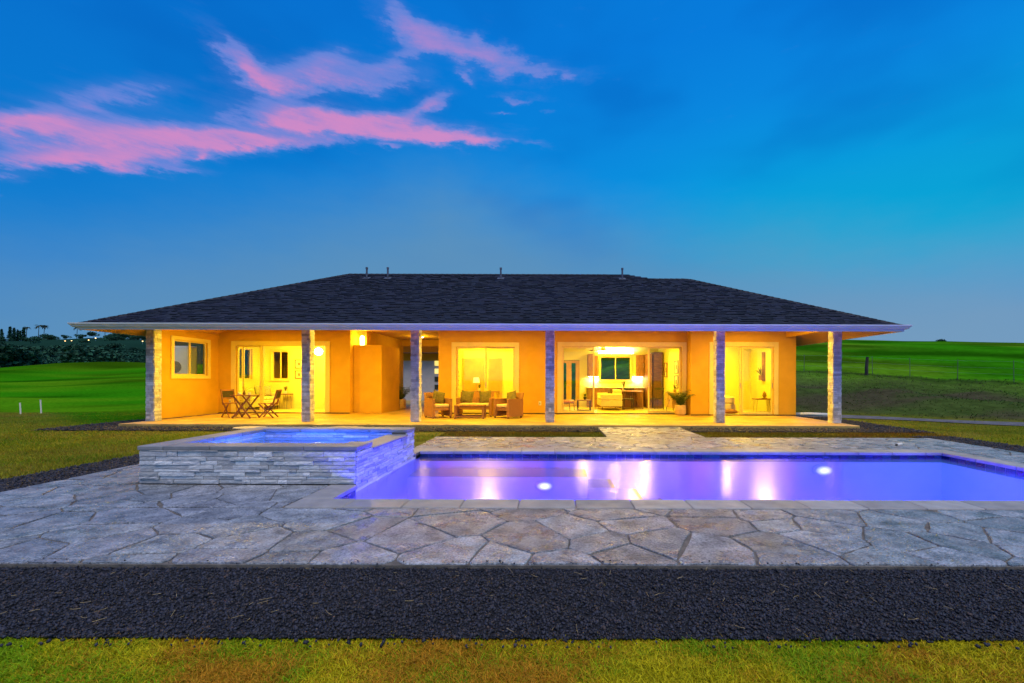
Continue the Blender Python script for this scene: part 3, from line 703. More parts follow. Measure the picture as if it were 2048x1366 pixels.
def lay(parent, origin, length, z0, z1, rz, tall=.055, depth=.03, lmin=.09, lmax=.34):
    """lay ledge stones over a vertical face; each is its own object"""
    ox, oy = origin; c, s = math.cos(rz), math.sin(rz)
    z = z0
    while z < z1 - .01:
        h = random.choice((.030, .034, .045, .045, .055)) * tall / .055
        if z + h > z1 - .012: h = z1 - z
        u = 0
        while u < length - .005:
            l = random.uniform(lmin, lmax)
            if u + l > length - .05: l = length - u
            hh = h
            o = bpy.data.objects.new('ledge_stone', random.choice(LS)); COL.objects.link(o); o.parent = parent
            o.location = (ox + c * (u + .0015) - parent.location.x, oy + s * (u + .0015) - parent.location.y, z + .0015 - parent.location.z)
            o.rotation_euler = (0, 0, rz); o.scale = (l - .005, depth * random.uniform(.40, 1.3), hh - .005)
            u += l
        z += h
def tint_stones(o):
    """each stone of a joined cladding (8 corners apiece) gets its own shade"""
    n = len(o.data.vertices) // 8; g = np.array([random.choice((.66, .8, .9, 1, 1, 1.1)) * random.uniform(.9, 1.1) for _ in range(n)]); c = np.ones((n * 8, 4), dtype=np.float32); c[:, :3] = np.repeat(g, 8)[:, None]
    at = o.data.color_attributes.new('tint', 'FLOAT_COLOR', 'POINT'); at.data.foreach_set('color', c.ravel()); return o
def clad(faces, z0, z1, tall, depth, lmin, lmax):
    """joined ledge-stone cladding: uneven stones in random courses on each face (origin, length, direction)"""
    mb = MB(); z = z0
    while z < z1 - .008:
        h = tall * random.choice((.55, .75, .9, 1.0, 1.0))
        if z + h > z1 - .02: h = z1 - z
        for (ox, oy), L_, rz in faces:
            c, s_ = math.cos(rz), math.sin(rz); u = 0
            while u < L_ - .003:
                l = random.uniform(lmin, lmax)
                if u + l > L_ - lmin * .6: l = L_ - u
                d = depth * random.uniform(.15, 1.1); a_, b_ = u + .0012, u + l - .0012; g = .0015; q = lambda: random.uniform(-.004, .004)
                P = [(a_, 0, z + g), (b_, 0, z + g), (b_, 0, z + h - g), (a_, 0, z + h - g), (a_, -d + q(), z + g), (b_, -d + q(), z + g), (b_, -d + q(), z + h - g), (a_, -d + q(), z + h - g)]
                mb.add([(ox + c * x - s_ * y, oy + s_ * x + c * y, zz) for x, y, zz in P], [(4, 5, 6, 7), (0, 1, 5, 4), (1, 2, 6, 5), (2, 3, 7, 6), (3, 0, 4, 7)])
                u += l
        z += h
    return mb
def spa():
    x0, x1, y0, y1 = -4.98, -2.385, 5.31, 7.45; zt = .353; cz = .403
    s = thing('spa', 'raised square spa clad in pale ledge stone at left of pool', 'spa', ((x0 + x1) / 2, (y0 + y1) / 2, DZ))
    t = .22; sp = .30    # wall thickness, spillway height
    b = MB()
    b.box(x0, x1, y0, y0 + t, -.6, zt); b.box(x0, x1, y1 - t, y1, -.6, zt); b.box(x0, x0 + t, y0 + t, y1 - t, -.6, zt); b.box(x1 - t, x1, y0 + t, y1 - t, -.6, sp)
    b.box(x0 + t, x1 - t, y0 + t, y1 - t, -.6, -.45); b.box(x1 - t, x1, y0 + 1.77, y1 - t, sp, zt); b.box(x1 - t, x1, y0 + t, y0 + .42, sp, zt)
    b.build('wall_core', core_m, s, False)
    sh = MB()
    a = (x0 + t, x1 - t, y0 + t, y1 - t)
    sh.box(a[0], a[1], a[2], a[3], -.449, -.44); o = sh.build('spa_floor', plaster, s, False)
    for w4 in ((a[0] + .002, a[1] - .002, a[3] - .006, a[3] - .001), (a[0] + .002, a[1] - .002, a[2] + .001, a[2] + .006), (a[0] + .001, a[0] + .006, a[2] + .008, a[3] - .008), (a[1] - .006, a[1] - .001, a[2] + .008, a[3] - .008)):
        m = MB(); m.box(*w4, -.438, .158); m.build('spa_liner', plaster, s, False)
    for q in ((a[0] + .003, a[1] - .003, a[2] + .003, a[2] + .4), (a[0] + .003, a[1] - .003, a[3] - .4, a[3] - .003)):
        m = MB(); m.box(*q, -.438, -.05); m.build('bench', plaster, s, False)
    # outer cladding
    lay(s, (x0, y0), x1 - x0, DZ + .002, zt, 0, .062)
    lay(s, (x1, y0), 1.0 * .42, -.17, zt, PI / 2, .055, .028); lay(s, (x1, y0 + .42), 1.35, -.17, sp, PI / 2, .055, .028); lay(s, (x1, y0 + 1.77), y1 - y0 - 1.77, -.17, zt, PI / 2, .055, .028)
    cl = clad([((x0, y1), y1 - y0, -PI / 2), ((x1, y1), x1 - x0, PI)], DZ, zt, .06, .025, .12, .35)
    o = tint_stones(cl.build('stone_cladding', clad_m, s, False)); o['kind'] = 'stuff'
    # inner cladding above the water
    lay(s, (a[0], a[3]), a[1] - a[0], .16, zt, 0, .055, .02, .15, .35); lay(s, (a[0], a[2]), a[3] - a[2], .16, zt, PI / 2, .055, .02, .15, .35)
    # capstones
    def cap(xa, xb, ya, yb):
        m = MB(); m.cbox(xa + .003, xb - .003, ya + .003, yb - .003, zt, cz, .007); m.build('capstone', cap_m, s, False)
    e = .03; cw = .30
    xs = [x0 - e, -4.70, -4.14, -3.58, -3.01, x1 + e]
    for k in range(5): cap(xs[k], xs[k + 1], y0 - e, y0 - e + cw); cap(xs[k], xs[k + 1], y1 + e - cw, y1 + e)
    ys = [y0 - e + cw, 6.1, 6.66, y1 + e - cw]
    for k in range(3): cap(x0 - e, x0 - e + cw, ys[k], ys[k + 1])
    cap(x1 + e - cw, x1 + e, y0 - e + cw, y0 + .42); cap(x1 + e - cw, x1 + e, y0 + 1.77, y1 + e - cw)
    m = MB(); m.cbox(x1 - cw + .02, x1 + .045, y0 + .43, y0 + 1.76, sp, sp + .03, .006); m.build('spillway_stone', cap_m, s, False)
    # lamps inside the spa
    for lx, ly, nx, ny in ((-3.6, a[2] + .42, 0, 1), (-3.9, a[3] - .42, 0, -1)):
        c = Vector((lx, ly, -.16)); d = Vector((nx, ny, 0))
        r_ = MB(); r_.tube(c, c + d * .02, .12, .12, 16); ro = r_.build('spa_lamp', steel, s, False)
        l_ = MB(); l_.tube(c + d * .021, c + d * .03, .09, .09, 16); l_.build('lamp_lens', lens_m, ro, False)
        li = bpy.data.lights.new('spa_lamp_light', 'AREA'); li.shape = 'DISK'; li.size = .2; li.energy = 40; li.color = (.03, .11, 1.0)
        lo = bpy.data.objects.new('spa_lamp_light', li); COL.objects.link(lo); lo.location = c + d * .05; lo.rotation_euler = d.to_track_quat('-Z', 'Y').to_euler()
    w = MB(); w.quad((a[0] - .0, a[2], .272), (a[1], a[2], .272), (a[1], a[3], .272), (a[0], a[3], .272))
    o = w.build('spa_water', Clear('spa water', (.60, .80, 1.0), .10, 1.33, .15, (7, 9, 7), .01)); o['kind'] = 'structure'
spa()

# ================================================================== HOUSE
HX, HY = -1.7, 12.0
house = thing('house', 'single storey tan house with dark hip roof and stone pillared porch', 'house', (HX, HY, 0))
def part(mb, name, mat, parent=None, **k): return mb.build(name, mat, parent or house, False, **k)
def grid_wall(axis, a0, a1, t0, t1, z0, z1, ops=()):
    """wall slab along x (axis 0) or y (axis 1), thickness t0..t1, with openings (a, b, za, zb); one connected mesh"""
    A = sorted({a0, a1, *[v for o in ops for v in o[:2]]}); Zs = sorted({z0, z1, *[v for o in ops for v in o[2:]]})
    A = [v for v in A if a0 <= v <= a1]; Zs = [v for v in Zs if z0 <= v <= z1]
    solid = lambda i, j: 0 <= i < len(A) - 1 and 0 <= j < len(Zs) - 1 and not any(o[0] < (A[i] + A[i + 1]) / 2 < o[1] and o[2] < (Zs[j] + Zs[j + 1]) / 2 < o[3] for o in ops)
    mb = MB(); ix = {}
    def v(i, j, k):
        if (i, j, k) not in ix:
            ix[i, j, k] = len(mb.v); t = (t0, t1)[k]; mb.v.append((A[i], t, Zs[j]) if axis == 0 else (t, A[i], Zs[j]))
        return ix[i, j, k]
    for i in range(len(A) - 1):
        for j in range(len(Zs) - 1):
            if not solid(i, j): continue
            mb.f += [(v(i, j, 0), v(i + 1, j, 0), v(i + 1, j + 1, 0), v(i, j + 1, 0)), (v(i, j, 1), v(i, j + 1, 1), v(i + 1, j + 1, 1), v(i + 1, j, 1))]
            if not solid(i - 1, j): mb.f.append((v(i, j, 0), v(i, j + 1, 0), v(i, j + 1, 1), v(i, j, 1)))
            if not solid(i + 1, j): mb.f.append((v(i + 1, j, 0), v(i + 1, j, 1), v(i + 1, j + 1, 1), v(i + 1, j + 1, 0)))
            if not solid(i, j - 1): mb.f.append((v(i, j, 0), v(i, j, 1), v(i + 1, j, 1), v(i + 1, j, 0)))
            if not solid(i, j + 1): mb.f.append((v(i, j + 1, 0), v(i + 1, j + 1, 0), v(i + 1, j + 1, 1), v(i, j + 1, 1)))
    return mb
WH = 3.0
# openings: x0, x1, z0, z1
D1 = (-11.27, -8.10, .02, 2.40); D2 = (-3.48, -1.40, .02, 2.38); D3 = (.28, 4.54, .02, 2.40); D4 = (5.52, 7.58, .02, 2.38)
part(grid_wall(0, -11.9, -7.23, 15.6, 15.76, 0, WH, [D1]), 'wall', stucco)
part(grid_wall(1, 15.76, 16.3, -7.38, -7.23, 0, WH), 'wall', stucco)
part(grid_wall(0, -7.23, -6.9, 16.2, 16.3, 0, WH), 'wall', stucco)
part(grid_wall(1, 16.3, 20.0, -7.05, -6.9, 0, WH), 'wall', stucco)
m = MB(); m.cbox(-7.22, -6.2, 15.83, 17.65, 0, 2.45, .012); part(m, 'privacy_wall', stucco)
part(grid_wall(0, -4.11, 4.73, 15.65, 15.81, 0, WH, [D2, D3]), 'wall', stucco)
part(grid_wall(1, 15.81, 20.0, -4.11, -3.96, 0, WH), 'wall', stucco)
part(grid_wall(0, 4.73, 8.36, 15.2, 15.36, 0, WH, [D4]), 'wall', stucco)
part(grid_wall(1, 15.36, 15.65, 4.73, 4.88, 0, WH), 'wall', stucco)
part(grid_wall(1, 15.36, 20.0, 8.2, 8.36, 0, WH), 'wall', stucco)
KW = (2.09, 3.5, 1.19, 2.28)
FD = (.30, 1.16, 0, 2.12)
part(grid_wall(0, -11.9, -6.9, 20.0, 20.15, 0, WH), 'wall', stucco)
part(grid_wall(0, -4.11, 8.36, 20.0, 20.15, 0, WH, [KW, FD]), 'wall', cream)
LW = (13.76, 15.10, 1.33, 2.45)
SW = (16.39, 17.3, 1.2, 2.40)
part(grid_wall(1, 13.06, 20.0, -12.05, -11.9, 0, WH, [LW, SW]), 'wall', stucco)
m = MB(); m.box(-6.9, -4.11, 19.9, 20.1, 2.72, WH); part(m, 'beam', stucco)
# slab with a small lip, base flashing line under the walls
m = MB(); m.cbox(-11.72, 8.24, 11.83, 20.2, -.16, 0, .012); part(m, 'porch_slab', slab_m)
dark_base = M('dark base flashing', (.05, .035, .02), .7, .2)
for a, b, y in ((-11.9, -7.23, 15.6), (-4.11, 4.73, 15.65), (4.73, 8.36, 15.2)):
    m = MB(); m.box(a + .01, b - .01, y - .012, y - .002, .002, .035); part(m, 'base_flashing', dark_base)
# interior shells
def room(x0, x1, y0, y1, h, holes_back=(), holes_left=(), wall=cream):
    m = MB(); m.box(x0, x1, y0 - .10, y1, .002, .012); part(m, 'interior_floor', floor_m)
    m = MB(); m.box(x0, x1, y0, y1, h, h + .05); part(m, 'interior_ceiling', cream)
    part(grid_wall(0, x0, x1, y1 - .012, y1 - .002, .012, h, holes_back), 'interior_wall', wall)
    part(grid_wall(1, y0, y1 - .014, x0 + .002, x0 + .012, .012, h, holes_left), 'interior_wall', wall)
    part(grid_wall(1, y0, y1 - .014, x1 - .012, x1 - .002, .012, h), 'interior_wall', wall)
B1 = (-11.47, -10.80, 1.2, 2.36)
part(grid_wall(0, -11.9, -7.38, 17.9, 18.0, 0, 2.8, [B1]), 'wall', cream)
room(-11.898, -7.39, 15.78, 17.895, 2.78, [B1], [SW])
part(grid_wall(0, -3.96, -.12, 17.6, 17.7, 0, 2.8), 'wall', cream)
room(-3.955, -.14, 15.83, 17.6, 2.78)
part(grid_wall(1, 15.81, 20.0, -.11, -.0, 0, 2.9), 'wall', cream)
room(.0, 4.75, 15.83, 19.998, 2.78, [KW, FD])
part(grid_wall(1, 15.65, 20.0, 4.76, 4.88, 0, 2.9), 'wall', cream)
part(grid_wall(0, 4.88, 8.2, 18.3, 18.4, 0, 2.9), 'wall', cream)
room(4.885, 8.195, 15.38, 18.3, 2.78)
m = MB(); m.box(-12.0, 8.3, 12.45, 20.1, WH + .002, WH + .03); part(m, 'porch_ceiling', soffit_m)

# ---- doors and windows
def sliding_door(D, y, panels, cw=.16, label=None):
    x0, x1, z0, z1 = D
    c = grid_wall(0, x0 - cw, x1 + cw, y - .035, y - .002, .0 + .04, z1 + cw, [(x0, x1, -.1, z1)])
    d = part(c, 'sliding_door', trim)
    m = MB(); m.box(x0, x1, y + .01, y + .14, .013, .035); part(m, 'door_track', steel, d)
    for k, (a, b) in enumerate(panels):
        yy = y + .03 + .045 * (k % 2); f = .055
        part(grid_wall(0, a, b, yy, yy + .04, z0 + .02, z1 - .004, [(a + f, b - f, z0 + .02 + f * 1.4, z1 - f)]), 'panel_frame', trim, d)
        m = MB(); m.box(a + f + .001, b - f - .001, yy + .016, yy + .022, z0 + .021 + f * 1.4, z1 - f - .001); part(m, 'pane', glass, d)
        m = MB(); m.box(b - f * .65, b - f * .35, yy - .03, yy - .002, .95, 1.12) if k == 0 else m.box(a + f * .35, a + f * .65, yy - .03, yy - .002, .95, 1.12)
        part(m, 'door_handle', steel, d)
    return d
sliding_door(D1, 15.6, [(-11.26, -10.40), (-11.10, -10.35)])
sliding_door(D2, 15.65, [(-3.47, -2.40), (-2.46, -1.41)])
sliding_door(D3, 15.65, [(.29, 1.44), (3.36, 4.53)])
sliding_door(D4, 15.2, [(6.50, 7.57), (6.44, 6.52)])
def window(axis, a0, a1, z0, z1, t, out, cw=.10, name='window', both=True, mid=True):
    c = grid_wall(axis, a0 - cw, a1 + cw, min(t, t + out * .03) + (.002 if out > 0 else -.002), max(t, t + out * .03) + (.002 if out > 0 else -.002), z0 - cw, z1 + cw, [(a0, a1, z0, z1)])
    w = part(c, name, trim)
    f = .045; s = t - out * .06
    part(grid_wall(axis, a0 + .001, a1 - .001, s - .02, s + .02, z0 + .001, z1 - .001, [(a0 + f, (a0 + a1) / 2 - f / 2, z0 + f, z1 - f), ((a0 + a1) / 2 + f / 2, a1 - f, z0 + f, z1 - f)]), 'frame', trim, w)
    for a, b in ((a0 + f, (a0 + a1) / 2 - f / 2), ((a0 + a1) / 2 + f / 2, a1 - f)):
        m = MB()
        if axis == 0: m.box(a + .001, b - .001, s - .003, s + .003, z0 + f + .001, z1 - f - .001)
        else: m.box(s - .003, s + .003, a + .001, b - .001, z0 + f + .001, z1 - f - .001)
        part(m, 'pane', glass, w)
    return w
window(1, *LW, -11.9, 1, .11)
window(1, *SW, -11.886, 1, .06)
window(0, *B1, 17.883, -1, .07)
window(0, *KW, 19.986, -1, .07)
# front door at the back of the living room: two glass strips
fd = part(grid_wall(0, FD[0], FD[1], 20.02, 20.07, .013, 2.10, [(.42, .56, .25, 1.98), (.80, .98, .25, 1.98)]), 'front_door', M('honey door paint', (.60, .36, .06), .5, .08, 4))
for a, b in ((.42, .56), (.80, .98)):
    m = MB(); m.box(a, b, 20.04, 20.05, .25, 1.98); part(m, 'pane', glass, fd)
m = MB(); m.tube((.70, 20.015, .98), (.70, 19.97, .98), .012); m.bar((.70, 19.97, .98), (.60, 19.97, .98), .02, .02); part(m, 'door_handle', steel, fd)
# closet doors in the entry
for a, b in ((-3.66, -2.80), (-2.62, -2.08)):
    m = grid_wall(0, a, b, 17.545, 17.585, .013, 2.07, [(a + .10, b - .10, .14, 1.97)]); d = part(m, 'closet_door', M('honey door paint'))
    m = MB(); m.box(a + .10, b - .10, 17.562, 17.575, .14, 1.97); part(m, 'door_panel', M('honey door paint'), d)
# ---- columns
col_core = M('dark setting mortar')
cols_x = (-11.515, -7.075, -3.965, -.115, 4.75, 8.075)
for k, cx in enumerate(cols_x):
    w = .112; y0, y1 = 12.545, 12.545 + 2 * w
    c = MB(); c.box(cx - w, cx + w, y0, y1, .002, 2.998); co = part(c, 'column', col_core)
    cl = clad([((cx - w, y0), 2 * w, 0), ((cx + w, y0), 2 * w, PI / 2), ((cx + w, y1), 2 * w, PI), ((cx - w, y1), 2 * w, -PI / 2)], .003, 2.99, .075, .02, .07, .22)
    o = tint_stones(part(cl, 'stone_cladding', clad_m, co)); o['kind'] = 'stuff'
    if k == 3:
        m = MB(); m.cbox(cx - .035, cx + .035, y0 - .035, y0 - .022, .30, .42, .005); po = part(m, 'outlet_cover', plastic_w, co)
for x, y, z in ((XP(461, 15.6), 15.6, .42), (XP(1080, 15.65), 15.65, .38)):
    m = MB(); m.cbox(x - .045, x + .045, y - .02, y - .001, z - .07, z + .07, .006); o = part(m, 'outlet_cover', plastic_w)
    m = MB(); m.box(x - .015, x + .015, y - .024, y - .021, z - .035, z + .035); part(m, 'socket', black_m, o)

# ---- roof
shingle_m = M('asphalt shingle', (.016, .020, .034), .85, .35, 30, .4, 120, attr=True, spec=.3)
RE = (-12.42, 9.10, 11.47, 21.1); EZ = 2.645
RL = Vector((-7.60, 16.30, 5.105)); RR = Vector((2.75, 16.30, 5.105)); R3 = Vector((3.55, 15.77, 4.833)); R4 = Vector((4.80, 15.77, 4.833))
A = Vector((RE[0], RE[2], EZ)); B = Vector((RE[1], RE[2], EZ)); C = Vector((RE[1], 20.07, EZ)); Dv = Vector((7.55, RE[3], EZ)); E = Vector((RE[0], RE[3], EZ))
m = MB(); m.add([A, B, R4, R3, RR, RL, C, Dv, E, Vector((7.6, 20.07, EZ))], [(0, 1, 2, 3, 4, 5), (0, 5, 8), (1, 6, 2), (5, 4, 7, 8), (4, 3, 9, 7), (3, 2, 6, 9)])
roof = part(m, 'roof', M('roof underlay', (.025, .025, .03), .9))
def shingles():
    V = []; F = []; T = []
    def face(poly, du, dv):
        """poly: planar polygon (Vectors); du along the eave, dv up the slope"""
        o = poly[0]; n = du.cross(dv).normalized(); n = n if n.z > 0 else -n
        uv = [((p - o).dot(du), (p - o).dot(dv)) for p in poly]
        vmax = max(v for _, v in uv); ex = .145; j = 0; v0 = -.03
        while v0 < vmax:
            v1 = min(v0 + ex, vmax)
            vm = min(max((v0 + v1) / 2, .001), vmax - .001)
            xs = []
            for i in range(len(uv)):
                (ua, va), (ub, vb) = uv[i], uv[(i + 1) % len(uv)]
                if (va - vm) * (vb - vm) < 0: xs.append(ua + (vm - va) / (vb - va) * (ub - ua))
            xs.sort()
            for k in range(0, len(xs) - 1, 2):
                u = xs[k] - random.uniform(0, .1)
                while u < xs[k + 1]:
                    w = random.choice((.10, .14, .18, .24)) * random.uniform(.9, 1.1); ua, ub = max(u, xs[k]), min(u + w, xs[k + 1])
                    if ub - ua > .01:
                        th = random.choice((.010, .014, .026, .030)); g = random.uniform(.62, 1.4); tc = (g * random.uniform(.9, 1.12), g, g * random.uniform(.95, 1.2))
                        b = len(V); dr = random.uniform(-.006, .010)
                        for uu, vv, hh in ((ua, v0 - dr, 0), (ub, v0 - dr, 0), (ua, v0 - dr, th), (ub, v0 - dr, th), (ua, v1 + .03, .003), (ub, v1 + .03, .003)):
                            V.append(o + du * uu + dv * vv + n * hh); T.append(tc)
                        F.extend([(b, b + 1, b + 3, b + 2), (b + 2, b + 3, b + 5, b + 4), (b, b + 2, b + 4, b + 4), (b + 1, b + 5, b + 3, b + 3)])
                    u += w
            v0 += ex
    X_ = Vector((1, 0, 0)); Y_ = Vector((0, 1, 0))
    up = lambda p, q, d: ((q - p) - d * (q - p).dot(d)).normalized()
    face([A, B, R4, R3, RR, RL], X_, up(A, RL, X_)); face([A, RL, E], -Y_, up(A, RL, Y_)); face([B, C, R4], Y_, up(B, R4, Y_)); face([E, RL, RR, Dv], X_, up(E, RL, X_))
    F = [f if len(set(f)) == 4 else f for f in F]
    me = bpy.data.meshes.new('shingles'); off = Vector((HX, HY, 0))
    me.from_pydata([tuple(v - off) for v in V], [], [tuple(dict.fromkeys(f)) for f in F]); me.update()
    at = me.color_attributes.new('tint', 'FLOAT_COLOR', 'POINT'); at.data.foreach_set('color', np.array([(*t, 1) for t in T], dtype=np.float32).ravel())
    me.materials.append(shingle_m); o = bpy.data.objects.new('shingles', me); COL.objects.link(o); o.parent = roof; o['kind'] = 'stuff'
shingles()
# hip and ridge caps
def cap_run(p, q, name):
    p, q = Vector(p), Vector(q); d = (q - p).normalized(); n = int((q - p).length / .2); mb = MB()
    a = d.cross(Vector((0, 0, 1))).normalized(); u = a.cross(d)
    for k in range(n):
        s, e = p + d * k * .2, p + d * (k * .2 + .23); h0, h1 = .034, .022
        mb.add([s + a * .12 - u * .03, s + u * h0, s - a * .12 - u * .03, e + a * .12 - u * .04, e + u * h1, e - a * .12 - u * .04], [(0, 1, 4, 3), (1, 2, 5, 4), (0, 2, 1)])
    o = part(mb, name, M('ridge shingle', (.026, .027, .034), .85, .3, 30, .3, 100), roof); o['kind'] = 'stuff'
cap_run(RL, (2.05, 16.30, 5.105), 'ridge_cap'); cap_run(A, RL, 'hip_cap'); cap_run(B, R4, 'hip_cap'); cap_run(R3, R4, 'ridge_cap')
# vent pipes
for px, py in ((733, 546), (775, 546), (1001, 546), (1244, 547)):
    y = 15.75; x = XP(px, y); z = EZ + (y - RE[2]) * (5.105 - EZ) / (16.30 - RE[2])
    m = MB(); m.tube((x, y, z - .05), (x, y, z + .34), .032, .032, 12); m.tube((x, y, z + .34), (x, y, z + .40), .042, .042, 12); v = part(m, 'vent_pipe', M('grey painted pipe', (.09, .10, .13), .6), roof)
    m = MB(); m.bar((x - .12, y, z + .02), (x + .12, y, z + .02), .24, .012, (0, -.45, .89)); part(m, 'pipe_flashing', M('grey painted pipe'), v)
# fascia, raked soffit, gutter
m = MB(); o_ = (-12.42, 9.10, 11.50, 21.0); i_ = (-11.5, 8.14, 12.46, 20.05)
V = [(o_[0], o_[2], 2.502), (o_[1], o_[2], 2.502), (o_[1], o_[3], 2.502), (o_[0], o_[3], 2.502), (i_[0], i_[2], WH), (i_[1], i_[2], WH), (i_[1], i_[3], WH), (i_[0], i_[3], WH)]
m.add(V, [(0, 1, 5, 4), (1, 2, 6, 5), (2, 3, 7, 6), (3, 0, 4, 7)]); part(m, 'soffit', soffit_m)
m = MB()
for a, b, c, d in ((-12.45, 9.13, 11.47, 11.497), (-12.45, 9.13, 21.003, 21.03), (-12.45, -12.423, 11.499, 21.0), (9.103, 9.13, 11.499, 21.0)):
    f = MB(); f.box(a, b, c, d, 2.50, 2.63); part(f, 'fascia', white_trim)
def gutter():
    # ogee section: (out, z)
    prof = [(0, 2.56), (.055, 2.555), (.075, 2.575), (.085, 2.60), (.112, 2.625), (.118, 2.65), (.118, 2.662), (.106, 2.662), (.104, 2.64), (0, 2.63)]
    cs = [(-12.45, 20.9, (-1, 0)), (-12.45, 11.47, (-1, -1)), (9.13, 11.47, (1, -1)), (9.13, 20.9, (1, 0))]
    mb = MB(); n = len(prof)
    for x, y, d in cs:
        for o, z in prof: mb.v.append((x + d[0] * o, y + d[1] * o, z))
    for k in range(3):
        for i in range(n): mb.f.append((k * n + i, k * n + (i + 1) % n, (k + 1) * n + (i + 1) % n, (k + 1) * n + i))
    mb.f += [tuple(range(n)), tuple(range(3 * n, 4 * n))]
    part(mb, 'gutter', white_trim)
gutter()
# end beams under the right-hand soffit
m = MB(); m.box(8.0, 8.15, 12.80, 15.18, 2.70, 2.997); part(m, 'beam', stucco)

# ---- garage seen through the breezeway
g = thing('garage', 'garage behind the breezeway with pale door and dark low roof', 'garage', (-8.5, 26.5, 0))
m = grid_wall(0, -13, -3.2, 26.5, 26.65, -.1, 2.9, [(-9.6, -5.2, -.1, 2.35)]); m.build('wall', stucco, g, False)
gd = MB(); gd.box(-9.6, -5.2, 26.56, 26.62, -.1, 2.35); gdo = gd.build('garage_door', M('pale grey door paint', (.50, .52, .56), .5, .05), g, False)
for k in range(4):
    z = 1.21 + (760 - 727 - k * 16) * 26.55 / 880
    for x in (-7.2,):
        m = MB(); m.box(x, x + .27, 26.53, 26.555, z - .15, z + .15); m.build('door_window', Emit('lit garage pane', (1, .72, .10), .9) if k < 2 else M('dark pane', (.05, .06, .05), .1), gdo, False)
m = MB(); m.add([(-13.6, 25.8, 2.75), (-2.6, 25.8, 2.75), (-2.6, 30, 4.6), (-13.6, 30, 4.6), (-13.6, 25.8, 2.9), (-2.6, 25.8, 2.9), (-2.6, 30, 4.75), (-13.6, 30, 4.75)], [(0, 1, 2, 3), (4, 5, 6, 7), (0, 1, 5, 4), (1, 2, 6, 5), (2, 3, 7, 6), (3, 0, 4, 7)]); m.build('roof', M('roof underlay'), g, False)
m = sheet('driveway', [(-13, 20.4), (-3, 20.4), (-3, 26.6), (-13, 26.6)], slab_m, -.04)

# ---- lamps of the house: ceiling discs give each room its warm light
warm = (1.0, .61, .012)
LAMP = 1.5
lamp_white = Emit('lamp glow', (1.0, .86, .52), 14)
def ceiling_lamp(x, y, z, power, label, r=.16, name='ceiling_light'):
    t = thing(name, label, 'ceiling light', (x, y, z), group='ceiling lights')
    m = MB(); m.lathe([(r, 0), (r, -.025), (r * .9, -.03)], n=20); m.build('housing', plastic_w, t)
    m = MB(); m.lathe([(r * .85, -.031), (r * .7, -.045), (r * .2, -.052)], n=20); m.build('diffuser', lamp_white, t)
    l = bpy.data.lights.new('ceiling_light_bulb', 'AREA'); l.shape = 'DISK'; l.size = r * 2; l.energy = power * LAMP; l.color = warm
    lo = bpy.data.objects.new('ceiling_light_bulb', l); COL.objects.link(lo); lo.location = (x, y, z - .06)
for x, y, p, lb in ((-10.4, 16.7, 75, 'round ceiling light over the sunroom sofa'), (-3.0, 16.7, 55, 'round ceiling light over the entry console'), (-1.2, 16.7, 45, 'round ceiling light over the bright end of the entry'),
                 (1.2, 17.2, 75, 'round ceiling light over the coffee table'), (3.6, 17.2, 75, 'round ceiling light over the dining side of living room'), (2.6, 19.0, 55, 'round ceiling light near the kitchen window'), (6.5, 16.8, 95, 'round ceiling light in the bedroom')):
    ceiling_lamp(x, y, 2.778, p, lb)
# unseen porch ceiling lamps, added to brighten walls, floor and path
for k, (x, y) in enumerate(((-9.6, 13.4), (-5.5, 13.4), (-2.0, 13.4), (2.4, 13.2), (6.4, 13.3))):
    ceiling_lamp(x, y, 3.0, 105, ['added unseen fill light above the bistro table', 'added unseen fill light before the breezeway', 'added unseen fill light above the wicker seats', 'added unseen fill light before the wide slider', 'added unseen fill light before the bedroom'][k], .09, 'porch_fill_light')
# breezeway sconce
t = thing('wall_sconce', 'glowing wall sconce above the privacy wall in the breezeway', 'wall light', (XP(727, 16.2), 16.2, 2.62))
m = MB(); m.box(-.05, .05, -.03, -.001, -.10, .10); m.build('backplate', steel, t)
m = MB(); m.lathe([(.05, -.20), (.07, -.18), (.08, .1), (.06, .17), (.02, .19)], 0, -.11, 16); m.build('lamp_shade', Emit('sconce glow', (1, .80, .36), 9), t)
l = bpy.data.lights.new('sconce_bulb', 'POINT'); l.energy = 26; l.color = warm; l.shadow_soft_size = .08; lo = bpy.data.objects.new('sconce_bulb', l); COL.objects.link(lo); lo.location = (t.location.x, 15.98, 2.66)
l = bpy.data.lights.new('breezeway_bulb', 'POINT'); l.energy = 26; l.color = warm; l.shadow_soft_size = .1; lo = bpy.data.objects.new('breezeway_bulb', l); COL.objects.link(lo); lo.location = (-5.5, 18.2, 2.7)
t = thing('ceiling_light', 'round ceiling light inside the breezeway', 'ceiling light', (-5.5, 18.2, 3.0), group='ceiling lights')
m = MB(); m.lathe([(.12, 0), (.12, -.02), (.10, -.03)], n=18); m.build('housing', plastic_w, t); m = MB(); m.lathe([(.095, -.031), (.08, -.05), (.02, -.06)], n=18); m.build('diffuser', lamp_white, t)

